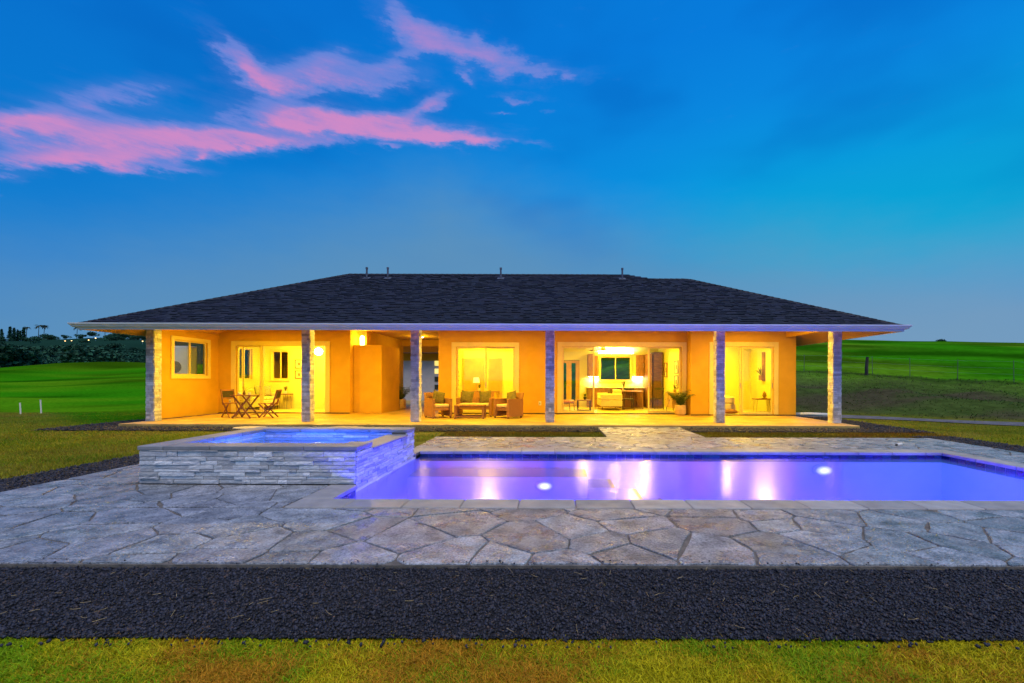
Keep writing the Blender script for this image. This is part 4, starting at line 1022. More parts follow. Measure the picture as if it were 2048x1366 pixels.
# ================================================================== PORCH FURNITURE
def pillow_mb(w, h, t, n=10):
    mb = MB(); V = []; 
    for side in (1, -1):
        for j in range(n + 1):
            for i in range(n + 1):
                u, v = i / n * 2 - 1, j / n * 2 - 1
                b = (1 - abs(u) ** 2.6) * (1 - abs(v) ** 2.6); k = 1 - .06 * (1 - abs(u) ** 2) * (abs(v) > .99) - .06 * (1 - abs(v) ** 2) * (abs(u) > .99)
                V.append((u * w / 2 * (1 - .07 * (1 - v * v) * abs(u)), side * t / 2 * max(b, 0) ** .55, h / 2 + v * h / 2 * (1 - .07 * (1 - u * u) * abs(v))))
    F = []
    for s in (0, 1):
        o = s * (n + 1) ** 2
        for j in range(n):
            for i in range(n): F.append((o + j * (n + 1) + i, o + j * (n + 1) + i + 1, o + (j + 1) * (n + 1) + i + 1, o + (j + 1) * (n + 1) + i))
    mb.add(V, F); return mb
def pillow(loc, rot, label, mat=olive, s=.42, t=.16, group='throw pillows'):
    o = pillow_mb(s, s, t).build('pillow', mat, smooth=True); o.location = loc; o.rotation_euler = rot; return tag(o, label, 'pillow', group)

def folding_chair(loc, rz, label):
    t = thing('folding_chair', label, 'chair', loc, rz, 'folding bistro chairs')
    for y in (-.20, .20):
        m = MB(); m.bar((-.20, y, .01), (.20, y, .44), .022, .04, (0, 0, 1)); m.build('leg', wood_red, t)
        yy = y * .88
        m = MB(); m.bar((.21, yy, .01), (-.17, yy, .47), .022, .04, (0, 0, 1)); m.build('leg', wood_red, t)
        m = MB(); m.bar((-.17, yy, .40), (-.30, yy, .88), .024, .045, (1, 0, .2)); m.build('back_post', wood_red, t)
    for k in range(5):
        x = -.16 + k * .088; m = MB(); m.cbox(x - .036, x + .036, -.21, .21, .445, .463, .004); m.build('seat_slat', wood_red, t)
    for z, x in ((.60, -.235), (.855, -.297)):
        m = MB(); m.bar((x, -.175, z), (x, .175, z), .045, .02, (1, 0, .25)); m.build('back_rail', wood_red, t)
    m = MB(); m.add([(-.240, -.16, .62), (-.240, .16, .62), (-.292, .16, .84), (-.292, -.16, .84), (-.250, -.16, .618), (-.250, .16, .618), (-.302, .16, .838), (-.302, -.16, .838)], [(0, 1, 2, 3), (7, 6, 5, 4), (0, 4, 5, 1), (2, 6, 7, 3), (1, 5, 6, 2), (0, 3, 7, 4)])
    m.build('back_panel', M('woven black back panel', (.05, .035, .02), .8, .4, 60, .8, 120), t)
    m = MB(); m.tube((-.10, -.2, .12), (-.10, .2, .12), .011); m.build('stretcher', wood_red, t)
    m = MB(); m.tube((.12, -.18, .12), (.12, .18, .12), .011); m.build('stretcher', wood_red, t)
folding_chair((-10.20, 13.95, 0), R(-28), 'brown wooden folding chair left of the bistro table')
folding_chair((-8.98, 13.85, 0), R(180 + 14), 'brown wooden folding chair right of the bistro table')
def bistro_table(loc):
    t = thing('folding_table', 'small brown wooden folding table between two bistro chairs', 'table', loc, R(6))
    for k in range(6):
        a = -.30 + k * .1005; m = MB(); m.cbox(a, a + .096, -.30, .30, .70, .72, .004); m.build('top_slat', wood_red, t)
    for y in (-.24, .24):
        for s in (-1, 1):
            yy = y + s * .012
            m = MB(); m.bar((-.27 * s, yy, .01), (.24 * s, yy, .70), .02, .045, (0, 0, 1)); m.build('leg', wood_red, t)
    for x in (-.2, .2):
        m = MB(); m.bar((x, -.25, .10), (x, .25, .10), .03, .02); m.build('stretcher', wood_red, t)
bistro_table((-9.62, 13.75, 0))
t = thing('vase', 'small dark vase with twigs on the bistro table', 'vase', (-9.68, 13.75, .72))
m = MB(); m.lathe([(.03, 0), (.045, .03), (.04, .07), (.02, .10), (.022, .11)], n=14); m.build('vase_body', wood_dark, t, smooth=True)
for a in (-.5, .1, .7, 2.2):
    m = MB(); m.path([(0, 0, .08), (.05 * a, .02, .18), (.11 * a, .03 * a, .25)], [.004, .003, .002], 5); m.build('twig', wood_dark, t)
for dx, lb in ((-.17, 'white cup on the left of the bistro table'), (.14, 'white cup and saucer on the right of the bistro table')):
    t = thing('cup', lb, 'cup', (-9.62 + dx, 13.70, .72), group='cups on the bistro table')
    m = MB(); m.lathe([(.02, .008), (.036, .03), (.042, .07), (.038, .07), (.03, .03)], n=14); m.build('bowl', plastic_w, t, smooth=True)
    m = MB(); m.lathe([(.03, 0), (.06, .006), (.065, .012)], n=14); m.build('saucer', plastic_w, t)

def wicker_seat(name, loc, rz, W, label, cat, group=None):
    t = thing(name, label, cat, loc, rz, group); D = .62; aw = .085; h = W / 2
    for s in (-1, 1):
        m = MB(); x0, x1 = (-h, -h + aw) if s < 0 else (h - aw, h)
        m.add([(x0, -D / 2, .05), (x1, -D / 2, .05), (x1, -D / 2, .60), (x0, -D / 2, .60), (x0, D / 2 + .05, .05), (x1, D / 2 + .05, .05), (x1, D / 2 + .05, .585), (x0, D / 2 + .05, .585)], [(0, 1, 2, 3), (7, 6, 5, 4), (0, 4, 5, 1), (3, 2, 6, 7), (1, 5, 6, 2), (0, 3, 7, 4)])
        m.build('arm', wicker, t)
        m = MB(); m.cbox(x0 - .006, x1 + .006, -D / 2 - .008, D / 2 + .05, .588, .612, .008); m.build('arm_cap', wicker, t)
        for y in (-D / 2 + .025, D / 2):
            m = MB(); m.box((x0 + x1) / 2 - .022, (x0 + x1) / 2 + .022, y - .022, y + .022, 0, .052); m.build('foot', wood_dark, t)
    i0, i1 = -h + aw + .002, h - aw - .002
    m = MB(); m.cbox(i0, i1, -D / 2 + .03, D / 2, .24, .34, .01); m.build('seat_frame', wicker, t)
    m = MB(); m.add([(-h + .02, D / 2 - .06, .342), (h - .02, D / 2 - .06, .342), (h - .01, D / 2 + .06, .80), (-h + .01, D / 2 + .06, .80), (-h + .02, D / 2 - .01, .342), (h - .02, D / 2 - .01, .342), (h - .01, D / 2 + .11, .80), (-h + .01, D / 2 + .11, .80)], [(0, 1, 2, 3), (7, 6, 5, 4), (0, 4, 5, 1), (3, 2, 6, 7), (1, 5, 6, 2), (0, 3, 7, 4)])
    m.build('backrest', wicker, t)
    n = 2 if W > .9 else 1; w = (i1 - i0) / n
    for k in range(n):
        m = MB(); m.cbox(i0 + k * w + .006, i0 + (k + 1) * w - .006, -D / 2 + .01, D / 2 - .07, .342, .44, .025); m.build('seat_cushion', cushion, t, smooth=False)
    return t
wicker_seat('wicker_armchair', (XP(877, 14.05), 14.05, 0), R(38), .66, 'brown wicker armchair left of the wicker loveseat', 'armchair', 'wicker armchairs on the porch')
wicker_seat('wicker_armchair', (XP(1016, 14.05), 14.05, 0), R(-38), .66, 'brown wicker armchair right of the wicker loveseat', 'armchair', 'wicker armchairs on the porch')
wicker_seat('wicker_loveseat', (XP(951, 14.65), 14.65, 0), 0, 1.16, 'brown wicker loveseat behind the low table on the porch', 'loveseat')
pillow((XP(876, 14.0) - .03, 14.12, .44), (R(-14), R(14), R(38)), 'olive pillow leaning in the left wicker armchair')
pillow((XP(1019, 14.0) + .04, 14.13, .44), (R(-14), R(-12), R(-38)), 'olive pillow leaning in the right wicker armchair')
pillow((XP(932, 14.65), 14.68, .44), (R(-16), R(8), R(8)), 'olive pillow at the left end of the wicker loveseat')
pillow((XP(971, 14.65), 14.68, .44), (R(-16), R(-8), R(-8)), 'olive pillow at the right end of the wicker loveseat')
def coffee_table(loc):
    t = thing('wicker_coffee_table', 'low brown coffee table in front of the wicker loveseat', 'table', loc)
    w, d, h = .46, .25, .42
    m = MB(); m.cbox(-w, w, -d, d, h - .03, h, .005); m.build('table_top', wicker, t)
    for x in (-w + .03, w - .03):
        for y in (-d + .03, d - .03):
            m = MB(); m.box(x - .028, x + .028, y - .028, y + .028, 0, h - .031); m.build('leg', wicker, t)
    for y in (-d + .03, d - .03):
        m = MB(); m.box(-w + .06, w - .06, y - .014, y + .014, .05, .085); m.build('stretcher', wicker, t)
    for x in (-w + .03, w - .03):
        m = MB(); m.box(x - .014, x + .014, -d + .06, d - .06, .05, .085); m.build('stretcher', wicker, t)
    return t
coffee_table((XP(941, 13.85), 13.85, 0))

# ---- potted palms
def frond_mb(length, droop, lean, leaf=.16, pairs=13):
    mb = MB(); pts = []
    for k in range(9):
        f = k / 8; pts.append(Vector((length * (lean * f + .35 * f * f), 0, length * (f * (1 - lean * .4) - droop * f * f))))
    mb.path(pts, [.007 - .0006 * k for k in range(9)], 4)
    for k in range(2, pairs + 2):
        f = k / (pairs + 2); i = min(int(f * 8), 7); p = pts[i].lerp(pts[i + 1], f * 8 - i); d = (pts[i + 1] - pts[i]).normalized()
        for s in (-1, 1):
            L_ = leaf * (1 - .5 * abs(f - .55)) * random.uniform(.8, 1.15)
            a = (d * .55 + Vector((0, s, 0)) * .8 + Vector((0, 0, random.uniform(-.35, .1)))).normalized()
            n = a.cross(d).normalized(); wv = a.cross(n).normalized() * .011
            q = p + a * L_ * .5; e = p + a * L_ + Vector((0, 0, -.25 * L_))
            mb.add([p, q + wv, e, q - wv], [(0, 1, 2, 3)])
    return mb
def potted_palm(loc, label, pot_r, pot_h, h, n, seed):
    random.seed(seed); t = thing('potted_palm', label, 'potted plant', loc, group='potted palms')
    m = MB(); m.lathe([(pot_r * .80, 0), (pot_r, pot_h * .12), (pot_r, pot_h), (pot_r * .90, pot_h), (pot_r * .88, pot_h * .86)], n=24); p = m.build('pot', pot_tan, t, smooth=False)
    m = MB(); m.lathe([(pot_r * 1.006, pot_h * .55), (pot_r * 1.012, pot_h * .57), (pot_r * 1.012, pot_h * .995), (pot_r * 1.004, pot_h)], n=24); m.build('pot_band', M('pale pot glaze', (.62, .42, .20), .5), p)
    m = MB(); m.lathe([(pot_r * .87, pot_h * .84), (pot_r * .3, pot_h * .9)], n=18); m.build('soil', soil_m, p)
    for k in range(n):
        f = frond_mb(h * random.uniform(.7, 1.1), random.uniform(.06, .26), random.uniform(.05, .42), .2 * h + .05)
        o = f.build('frond', leaf_g, t); o.location = (0, 0, pot_h * .85); o.rotation_euler = (0, 0, 2 * PI * k / n * 1.0 + random.uniform(-.3, .3))
potted_palm((XP(1361, 15.35), 15.35, 0), 'potted palm in a tan pot by the wide sliding door', .19, .34, .72, 20, 3)
potted_palm((XP(800, 17.9), 18.0, 0), 'potted palm half hidden behind the privacy wall', .2, .40, .85, 16, 5)
random.seed(11)
# air conditioner outside the side window, drain pipe, stakes, small fitting
t = thing('air_conditioner', 'tall pale air conditioning cabinet seen through the porch side window', 'air conditioner', (-13.05, 15.35, 0))
m = MB(); m.cbox(-.45, .45, -.2, .2, -.1, 2.35, .02); m.build('cabinet', plastic_w, t)
for k, (x, z, r) in enumerate(((.02, 1.62, .20), (-.33, 1.55, .12))):
    m = MB(); m.tube((x, -.202, z), (x, -.215, z), r, r, 24); m.build('fan_grille', M('grey grille', (.16, .16, .15), .6, .3, 40), t)
o = MB(); o.path([(8.45, 15.55, .02), (9.0, 15.6, .03), (9.75, 15.65, .0)], .06, 10); o = o.build('drain_pipe', plastic_w, smooth=True); tag(o, 'white drain pipe lying on the ground at the right house corner', 'pipe')
for px, Y, h, lb in ((42, 16.2, .42, 'short white survey stake at far left of the lawn edge'), (83, 16.6, .52, 'taller white survey stake on the left lawn edge')):
    x = XP(px, Y); m = MB(); z = -.12; m.tube((0, 0, -.1), (-.035, 0, h), .022, .022, 8); m.tube((-.035, 0, h), (-.036, 0, h + .012), .026, .026, 8); o = m.build('survey_stake', plastic_w); o.location = (x, Y, z); tag(o, lb, 'stake', 'survey stakes')
t = thing('pool_fitting', 'small white pipe fitting lying on the deck behind the pool', 'pipe fitting', (XP(1797, 8.5), 8.5, DZ + .03), R(20))
m = MB(); m.tube((-.04, 0, 0), (.09, 0, .012), .024, .024, 10); m.build('tube', plastic_w, t); m = MB(); m.tube((-.07, 0, -.004), (-.04, 0, 0), .016, .02, 10); m.build('collar', black_m, t)

# ================================================================== INTERIORS
def frame_pic(loc, rz, w, h, label, fm=wood_dark, depth=.025):
    t = thing('picture_frame', label, 'picture', loc, rz, 'framed pictures')
    grid_wall(0, -w / 2, w / 2, -depth, -.002, -h / 2, h / 2, [(-w / 2 + .03, w / 2 - .03, -h / 2 + .03, h / 2 - .03)]).build('frame', fm, t)
    m = MB(); m.box(-w / 2 + .03, w / 2 - .03, -.012, -.004, -h / 2 + .03, h / 2 - .03); m.build('print', art_paper, t)
    m = MB(); m.box(-w * .12, w * .12, -.016, -.0125, -h * .16, h * .16); m.build('motif', M('brown ink', (.25, .15, .05), .8, .5, 30), t)
def hairpin_table(name, loc, w, d, h, label, cat='table', top=wood_mid):
    t = thing(name, label, cat, loc); m = MB(); m.cbox(-w / 2, w / 2, -d / 2, d / 2, h - .04, h, .006); m.build('table_top', top, t)
    for x in (-w / 2 + .06, w / 2 - .06):
        for y in (-d / 2 + .05, d / 2 - .05):
            m = MB(); m.path([(x - .035, y, h - .042), (x * 1.04, y, .01), (x + .035, y, h - .042)], .007, 5); m.build('leg', black_m, t)
    return t
def bowl_plant(loc, label, h=.3, n=14, mat=leaf_y, pot=plastic_w, r=.06):
    t = thing('house_plant', label, 'plant', loc); m = MB(); m.lathe([(r * .7, 0), (r, .05), (r, .11), (r * .85, .11), (r * .8, .09)], n=14); m.build('pot', pot, t)
    for k in range(n):
        a = 2 * PI * k / n + random.uniform(-.3, .3); l = h * random.uniform(.5, 1); o = random.uniform(.2, .7)
        d = Vector((math.cos(a), math.sin(a), 0)); p0 = Vector((0, 0, .09)); p1 = p0 + d * l * o * .5 + Vector((0, 0, l * .7)); p2 = p0 + d * l * o + Vector((0, 0, l * (1 - .3 * o)))
        s = Vector((-math.sin(a), math.cos(a), 0)) * .018
        m = MB(); m.add([p0 - s * .3, p0 + s * .3, p1 + s, p1 - s, p2], [(0, 1, 2, 3), (3, 2, 4)]); m.build('leaf', mat, t)
def sofa(loc, rz, W, label, mat=fabric_w, group=None, name='sofa'):
    t = thing(name, label, 'sofa', loc, rz, group); D = .86
    m = MB(); m.cbox(-W / 2, W / 2, -D / 2, D / 2, .16, .40, .02); m.build('base', mat, t)
    m = MB(); m.cbox(-W / 2 + .16, W / 2 - .16, D / 2 - .24, D / 2, .402, .82, .04); m.build('backrest', mat, t)
    for s in (-1, 1):
        a, b = (-W / 2, -W / 2 + .155) if s < 0 else (W / 2 - .155, W / 2); m = MB(); m.cbox(a, b, -D / 2, D / 2, .402, .66, .03); m.build('arm', mat, t)
    n = max(1, round((W - .32) / .7)); w = (W - .32) / n
    for k in range(n): m = MB(); m.cbox(-W / 2 + .165 + k * w, -W / 2 + .155 + (k + 1) * w, -D / 2, D / 2 - .25, .402, .52, .03); m.build('seat_cushion', mat, t)
    for x in (-W / 2 + .08, W / 2 - .08):
        for y in (-D / 2 + .08, D / 2 - .08): m = MB(); m.tube((x, y, .158), (x * 1.02, y * 1.02, .012), .02, .013); m.build('leg', wood_dark, t)
    return t
def spindle_chair(loc, rz, label):
    t = thing('spindle_chair', label, 'chair', loc, rz, 'dark spindle dining chairs')
    m = MB(); m.cbox(-.21, .21, -.21, .21, .43, .46, .01); m.build('seat', black_m, t)
    for x in (-.17, .17):
        for y in (-.17, .17): m = MB(); m.tube((x, y, .43), (x * 1.2, y * 1.25, .012), .018, .012); m.build('leg', black_m, t)
    m = MB(); m.cbox(-.22, .22, .20, .24, .82, .89, .01); m.build('back_rail', black_m, t)
    for k in range(6): x = -.18 + k * .072; m = MB(); m.tube((x, .18, .46), (x * 1.1, .22, .825), .008, .008, 6); m.build('spindle', black_m, t)
# sunroom
sofa((-11.44, 16.85, .012), R(90), 1.75, 'pale sofa against the sunroom wall behind the bistro set')
pillow((-11.3, 17.35, .54), (R(-14), 0, R(75)), 'grey patterned pillow at the far end of the sunroom sofa', M('patterned pillow', (.36, .32, .20), .9, .6, 40), .42)
pillow((-11.3, 16.9, .54), (R(-14), 0, R(100)), 'sage pillow in the middle of the sunroom sofa', M('sage fabric', (.30, .30, .16), .9, .2, 12), .44)
hairpin_table('side_table', (-10.75, 17.62, .012), .4, .4, .62, 'small side table in the sunroom corner by the back window')
bowl_plant((-10.75, 17.62, .632), 'small potted plant on the sunroom side table', .28)
frame_pic((XP(598, 17.87), 17.883, 1.83), 0, .34, .36, 'upper framed picture on the sunroom back wall')
frame_pic((XP(598, 17.87), 17.883, 1.40), 0, .34, .33, 'lower framed picture on the sunroom back wall')
t = thing('chandelier', 'bright white pendant lamp hanging in the sunroom', 'pendant lamp', (XP(637, 16.9), 16.9, 2.28))
m = MB(); m.tube((0, 0, .13), (0, 0, .495), .008); m.build('rod', steel, t); m = MB(); m.lathe([(.03, -.14), (.11, -.10), (.15, -.01), (.12, .08), (.04, .13)], n=18); m.build('lamp_shade', Emit('pendant glow', (1.0, .88, .60), 30), t, smooth=True)
l = bpy.data.lights.new('pendant_bulb', 'POINT'); l.energy = 60; l.color = warm; l.shadow_soft_size = .16; lo = bpy.data.objects.new('pendant_bulb', l); COL.objects.link(lo); lo.location = (t.location.x, t.location.y, 2.02)
# entry
hairpin_table('console_table', (-2.95, 16.95, .012), .5, .35, .76, 'brown console table with hairpin legs inside the entry door')
hairpin_table('plant_stand', (-2.28, 16.9, .012), .38, .32, .76, 'brown stool with hairpin legs beside the entry console', 'stool')
t = thing('table_lamp', 'table lamp with pale shade on the entry console', 'lamp', (-3.0, 17.0, .772)); m = MB(); m.lathe([(.06, 0), (.065, .02), (.02, .05), (.015, .3)], n=14); m.build('lamp_base', pot_tan, t)
m = MB(); m.lathe([(.13, .32), (.10, .53)], n=20); m.build('lamp_shade', Emit('lit lamp shade', (1, .74, .16), 1.1), t)
bowl_plant((-2.86, 16.88, .772), 'small green plant on the entry console', .22, 14, leaf_g)
t = thing('floor_vase', 'thin dried branches standing in a vase at the entry left', 'vase', (-3.62, 16.4, .012)); m = MB(); m.lathe([(.06, 0), (.08, .15), (.03, .4), (.035, .42)], n=14); m.build('vase_body', wood_dark, t, smooth=True)
for k in range(4):
    m = MB(); m.path([(0, 0, .35), (.03 * (k - 1.5), .01, .9), (.06 * (k - 1.5), .02, 1.5)], [.005, .004, .002], 5)
    for j in range(5): z = .8 + j * .16; m.add([(.03 * (k - 1.5), 0, z), (.03 * (k - 1.5) + .04, .02, z + .05), (.03 * (k - 1.5) + .01, -.01, z + .08)], [(0, 1, 2)])
    m.build('branch', leaf_y, t)
# living room and kitchen
sofa((XP(1219, 18.0), 18.1, .012), R(-90), 1.5, 'white sofa with its end toward the wide sliding door')
pillow((XP(1219, 17.8) - .02, 17.75, .535), (R(-12), 0, R(-80)), 'dark pillow on the white living room sofa', M('dark brown fabric', (.10, .06, .03), .9, .2), .36)
t = thing('coffee_table', 'black framed square coffee table in the living room', 'table', (XP(1168, 17.0), 17.0, .012))
m = MB(); m.cbox(-.26, .26, -.26, .26, .41, .44, .005); m.build('table_top', wood_mid, t)
for x in (-.24, .24):
    for y in (-.24, .24): m = MB(); m.box(x - .016, x + .016, y - .016, y + .016, .0, .409); m.build('leg', black_m, t)
for s in (-.24, .24):
    m = MB(); m.box(-.223, .223, s - .014, s + .014, .01, .04); m.build('stretcher', black_m, t); m = MB(); m.box(s - .014, s + .014, -.223, .223, .01, .04); m.build('stretcher', black_m, t)
bowl_plant((XP(1170, 17.0), 17.0, .452), 'small plant on the black coffee table', .2, 10, leaf_g, black_m)
t = thing('lounge_chair', 'low tan lounge chair left of the coffee table', 'armchair', (XP(1131, 17.2), 17.3, .012), R(70))
m = MB(); m.cbox(-.28, .28, -.3, .25, .30, .42, .04); m.build('seat_cushion', M('tan leather', (.42, .18, .06), .5, .15), t); m = MB(); m.bar((0, .22, .40), (0, .36, .80), .54, .12, (0, 1, -.3)); m.build('backrest', M('tan leather'), t)
for x in (-.27, .27):
    for y in (-.26, .24): m = MB(); m.tube((x, y, .30), (x * 1.08, y * 1.08, .01), .012, .012); m.build('leg', black_m, t)
    m = MB(); m.bar((x, -.27, .28), (x, .25, .28), .02, .02); m.build('rail', black_m, t)
t = thing('dining_table', 'orange brown wooden dining table behind the white sofa', 'table', (XP(1262, 18.6), 18.7, .012)); m = MB(); m.cbox(-.42, .42, -.7, .7, .71, .75, .008); m.build('table_top', wood_mid, t)
for x in (-.36, .36):
    for y in (-.62, .62): m = MB(); m.tube((x, y, .708), (x * 1.1, y * 1.05, .01), .03, .018); m.build('leg', wood_mid, t)
spindle_chair((XP(1257, 17.6), 17.7, .012), R(180), 'dark spindle chair at the near end of the dining table')
spindle_chair((XP(1315, 18.0), 18.2, .012), R(200), 'dark spindle chair before the tall wood panel')
bowl_plant((XP(1247, 18.6), 18.5, .762), 'leafy plant on the dining table', .42, 16)
t = thing('ceiling_fan', 'ceiling fan with long tan blades above the living room', 'ceiling fan', (XP(1206, 17.9), 17.9, 2.46)); m = MB(); m.tube((0, 0, .08), (0, 0, .315), .014); m.build('rod', steel, t); m = MB(); m.lathe([(.04, -.05), (.09, -.03), (.10, .03), (.04, .09)], n=18); m.build('hub', trim, t)
for k in range(3):
    a = R(8) + k * 2 * PI / 3; d = Vector((math.cos(a), math.sin(a), 0)); m = MB(); m.bar(d * .1 + Vector((0, 0, 0)), d * .82, .12, .012, (0.12, .1, 1)); m.build('blade', M('tan fan blade', (.30, .18, .07), .5), t)
def cabinet(x0, x1, y0, y1, z0, z1, label, n=1, mat=wood_mid, name='kitchen_cabinet', group='kitchen cabinets'):
    t = thing(name, label, 'cabinet', ((x0 + x1) / 2, (y0 + y1) / 2, z0), group=group); cx, cy = t.location.x, t.location.y
    m = MB(); m.box(x0 - cx, x1 - cx, y0 + .02 - cy, y1 - cy, 0, z1 - z0); m.build('carcass', mat, t); w = (x1 - x0) / n
    for k in range(n): m = MB(); m.cbox(x0 - cx + k * w + .004, x0 - cx + (k + 1) * w - .004, y0 - cy, y0 + .018 - cy, .006, z1 - z0 - .006, .003); d = m.build('cabinet_door', mat, t); h = MB(); h.box(x0 - cx + (k + .85) * w, x0 - cx + (k + .85) * w + .012, y0 - .02 - cy, y0 - .002 - cy, (z1 - z0) * .4, (z1 - z0) * .6); h.build('handle', steel, d)
cabinet(1.50, 1.70, 19.3, 19.98, 1.40, 2.36, 'narrow upper wood cabinet left of the kitchen corner'); cabinet(1.80, 1.95, 19.62, 19.98, 1.40, 2.30, 'slim upper wood cabinet beside the kitchen window')
cabinet(3.72, 4.02, 19.62, 19.98, 1.40, 2.34, 'upper wood cabinet right of the kitchen window')
cabinet(1.48, 3.95, 19.40, 19.98, .012, .86, 'run of base cabinets under the kitchen window', 5)
m = MB(); m.cbox(1.46, 4.0, 19.36, 19.98, .862, .90, .006); o = m.build('countertop', M('pale stone counter', (.7, .66, .55), .3, .1)); tag(o, 'pale stone countertop below the kitchen window', 'countertop')
cabinet(4.04, 4.22, 18.9, 19.98, .012, 2.35, 'tall pantry cabinet at the right of the kitchen', 1, wood_mid)
cabinet(4.28, 4.70, 18.95, 19.5, .012, 2.42, 'tall dark wood panel cabinet behind the spindle chair', 1, wood_dark, 'tall_cabinet')
for a, b, lb in ((1.55, 2.0, 'white light strip under the cabinets left of kitchen window'), (3.55, 4.0, 'white light strip under the cabinet right of kitchen window'), (2.0, 3.6, 'long white light strip above the kitchen window')):
    z = 2.40 if 'above' in lb else 1.37; t = thing('light_strip', lb, 'light strip', ((a + b) / 2, 19.86, z), group='kitchen light strips'); w = (b - a) / 2
    m = MB(); m.box(-w, w, -.03, .03, 0, .02); m.build('housing', steel, t); m = MB(); z0, z1 = (.021, .03) if 'above' in lb else (-.010, -.001); m.box(-w + .01, w - .01, -.025, .025, z0, z1); m.build('diffuser', Emit('strip glow', (1, .90, .62), 30), t)
    l = bpy.data.lights.new('strip_light', 'AREA'); l.shape = 'RECTANGLE'; l.size = w * 2; l.size_y = .05; l.energy = 60 if 'above' in lb else 14; l.color = (1, .85, .5); lo = bpy.data.objects.new('strip_light', l); COL.objects.link(lo)
    lo.location = (t.location.x, 19.84, z + (.05 if 'above' in lb else -.03)); lo.rotation_euler = (PI, 0, 0) if 'above' in lb else (0, 0, 0)
t = thing('sideboard', 'honey wooden sideboard on slim legs by the right living wall', 'sideboard', (4.53, 16.75, .012)); sm = M('honey oak', (.50, .30, .10), .5, .15, 5)
m = MB(); m.cbox(-.16, .19, -.55, .55, .17, .74, .006); m.build('carcass', sm, t)
for y in (-.28, .27): m = MB(); m.box(-.178, -.162, y - .25, y + .25, .20, .71); d = m.build('cabinet_door', sm, t); h = MB(); h.tube((-.185, y + .12, .45), (-.179, y + .12, .45), .03, .03, 10); h.build('handle', black_m, d)
for x in (-.12, .15):
    for y in (-.48, .48): m = MB(); m.tube((x, y, .168), (x, y * 1.06, .01), .016, .010); m.build('leg', black_m, t)
bowl_plant((4.55, 16.55, .755), 'plant in a tan pot on the sideboard', .3, 10, leaf_y, pot_tan)
frame_pic((4.735, 17.0, 1.72), R(-90), .52, .50, 'upper framed print above the sideboard', wood_dark); frame_pic((4.735, 17.0, 1.15), R(-90), .52, .50, 'lower framed print above the sideboard', wood_dark)
frame_pic((4.735, 18.55, 1.65), R(-90), .42, .60, 'brown framed mirror on the living wall by the tall cabinet', wood_mid, .05)
# bedroom
t = thing('bed', 'low white bed against the bedroom back wall', 'bed', (5.85, 17.0, .012)); m = MB(); m.cbox(-.8, .8, -.95, 1.1, .10, .34, .02); m.build('bed_frame', quilt, t); m = MB(); m.cbox(-.78, .78, -.93, 1.08, .342, .62, .06); m.build('mattress', quilt, t)
m = MB(); m.cbox(-.85, .85, 1.12, 1.24, .05, 1.95, .02); m.build('headboard', M('honey headboard', (.66, .48, .20), .7, .05), t)
for x in (-.38, .38): o = pillow_mb(.66, .40, .18).build('bed_pillow', quilt, t, smooth=True); o.location = (x, 1.0, .63); o.rotation_euler = (R(-25), 0, 0)
t = thing('cornice_shelf', 'pale lit cornice shelf above the bed', 'shelf', (5.85, 18.15, 2.02)); m = MB(); m.cbox(-.95, .95, -.14, .13, 0, .06, .006); m.build('shelf_board', trim, t); m = MB(); m.box(-.9, .9, .02, .06, .062, .075); m.build('glow_strip', Emit('strip glow', (1, .90, .62), 30), t)
l = bpy.data.lights.new('cornice_light', 'AREA'); l.shape = 'RECTANGLE'; l.size = 1.7; l.size_y = .05; l.energy = 26; l.color = (1, .85, .5); lo = bpy.data.objects.new('cornice_light', l); COL.objects.link(lo); lo.location = (5.85, 18.15, 2.11); lo.rotation_euler = (PI, 0, 0)
o = pillow_mb(.62, .30, .16).build('floor_cushion', M('brown throw fabric', (.28, .13, .05), .9, .25), smooth=True); o.location = (XP(1462, 15.75), 15.72, .085); o.rotation_euler = (R(-85), 0, 0); tag(o, 'brown floor cushion at the foot of the bed', 'cushion')
hairpin_table('hairpin_table', (XP(1524, 16.7), 16.7, .012), .62, .34, .52, 'thin table with hairpin legs by the bedroom right wall', 'table', wood_red)
t = thing('sculpture', 'brown leaf shaped ornament on the bedroom hairpin table', 'ornament', (XP(1529, 16.7), 16.7, .532)); m = MB(); m.lathe([(.09, 0), (.09, .02), (.07, .025)], n=14); m.build('stand', wood_red, t); m = MB(); m.lathe([(.03, .02), (.08, .10), (.06, .20), (.015, .27)], n=14); m.build('ornament_body', wood_mid, t, smooth=True)
t = thing('wall_planter', 'brown wall mounted planter board with leaves in the bedroom', 'planter', (8.18, 17.15, 1.2)); m = MB(); m.box(-.03, -.001, -.12, .12, 0, 1.12); m.build('board', wood_mid, t); m = MB(); m.box(-.16, -.032, -.10, .10, .02, .22); m.build('planter_box', wood_mid, t)
for k in range(9):
    a = R(-60 + k * 15); L_ = random.uniform(.25, .42); e = Vector((-.10 - .22 * abs(math.sin(a)) * random.random() - .05, math.sin(a) * L_, .2 + math.cos(a) * L_)); p = Vector((-.1, 0, .2)); q = p.lerp(e, .5) + Vector((0, 0, .06))
    m = MB(); m.add([p, q + Vector((0, .035, -.02)), e, q - Vector((0, .035, -.02))], [(0, 1, 2, 3)]); m.build('leaf', leaf_y, t)

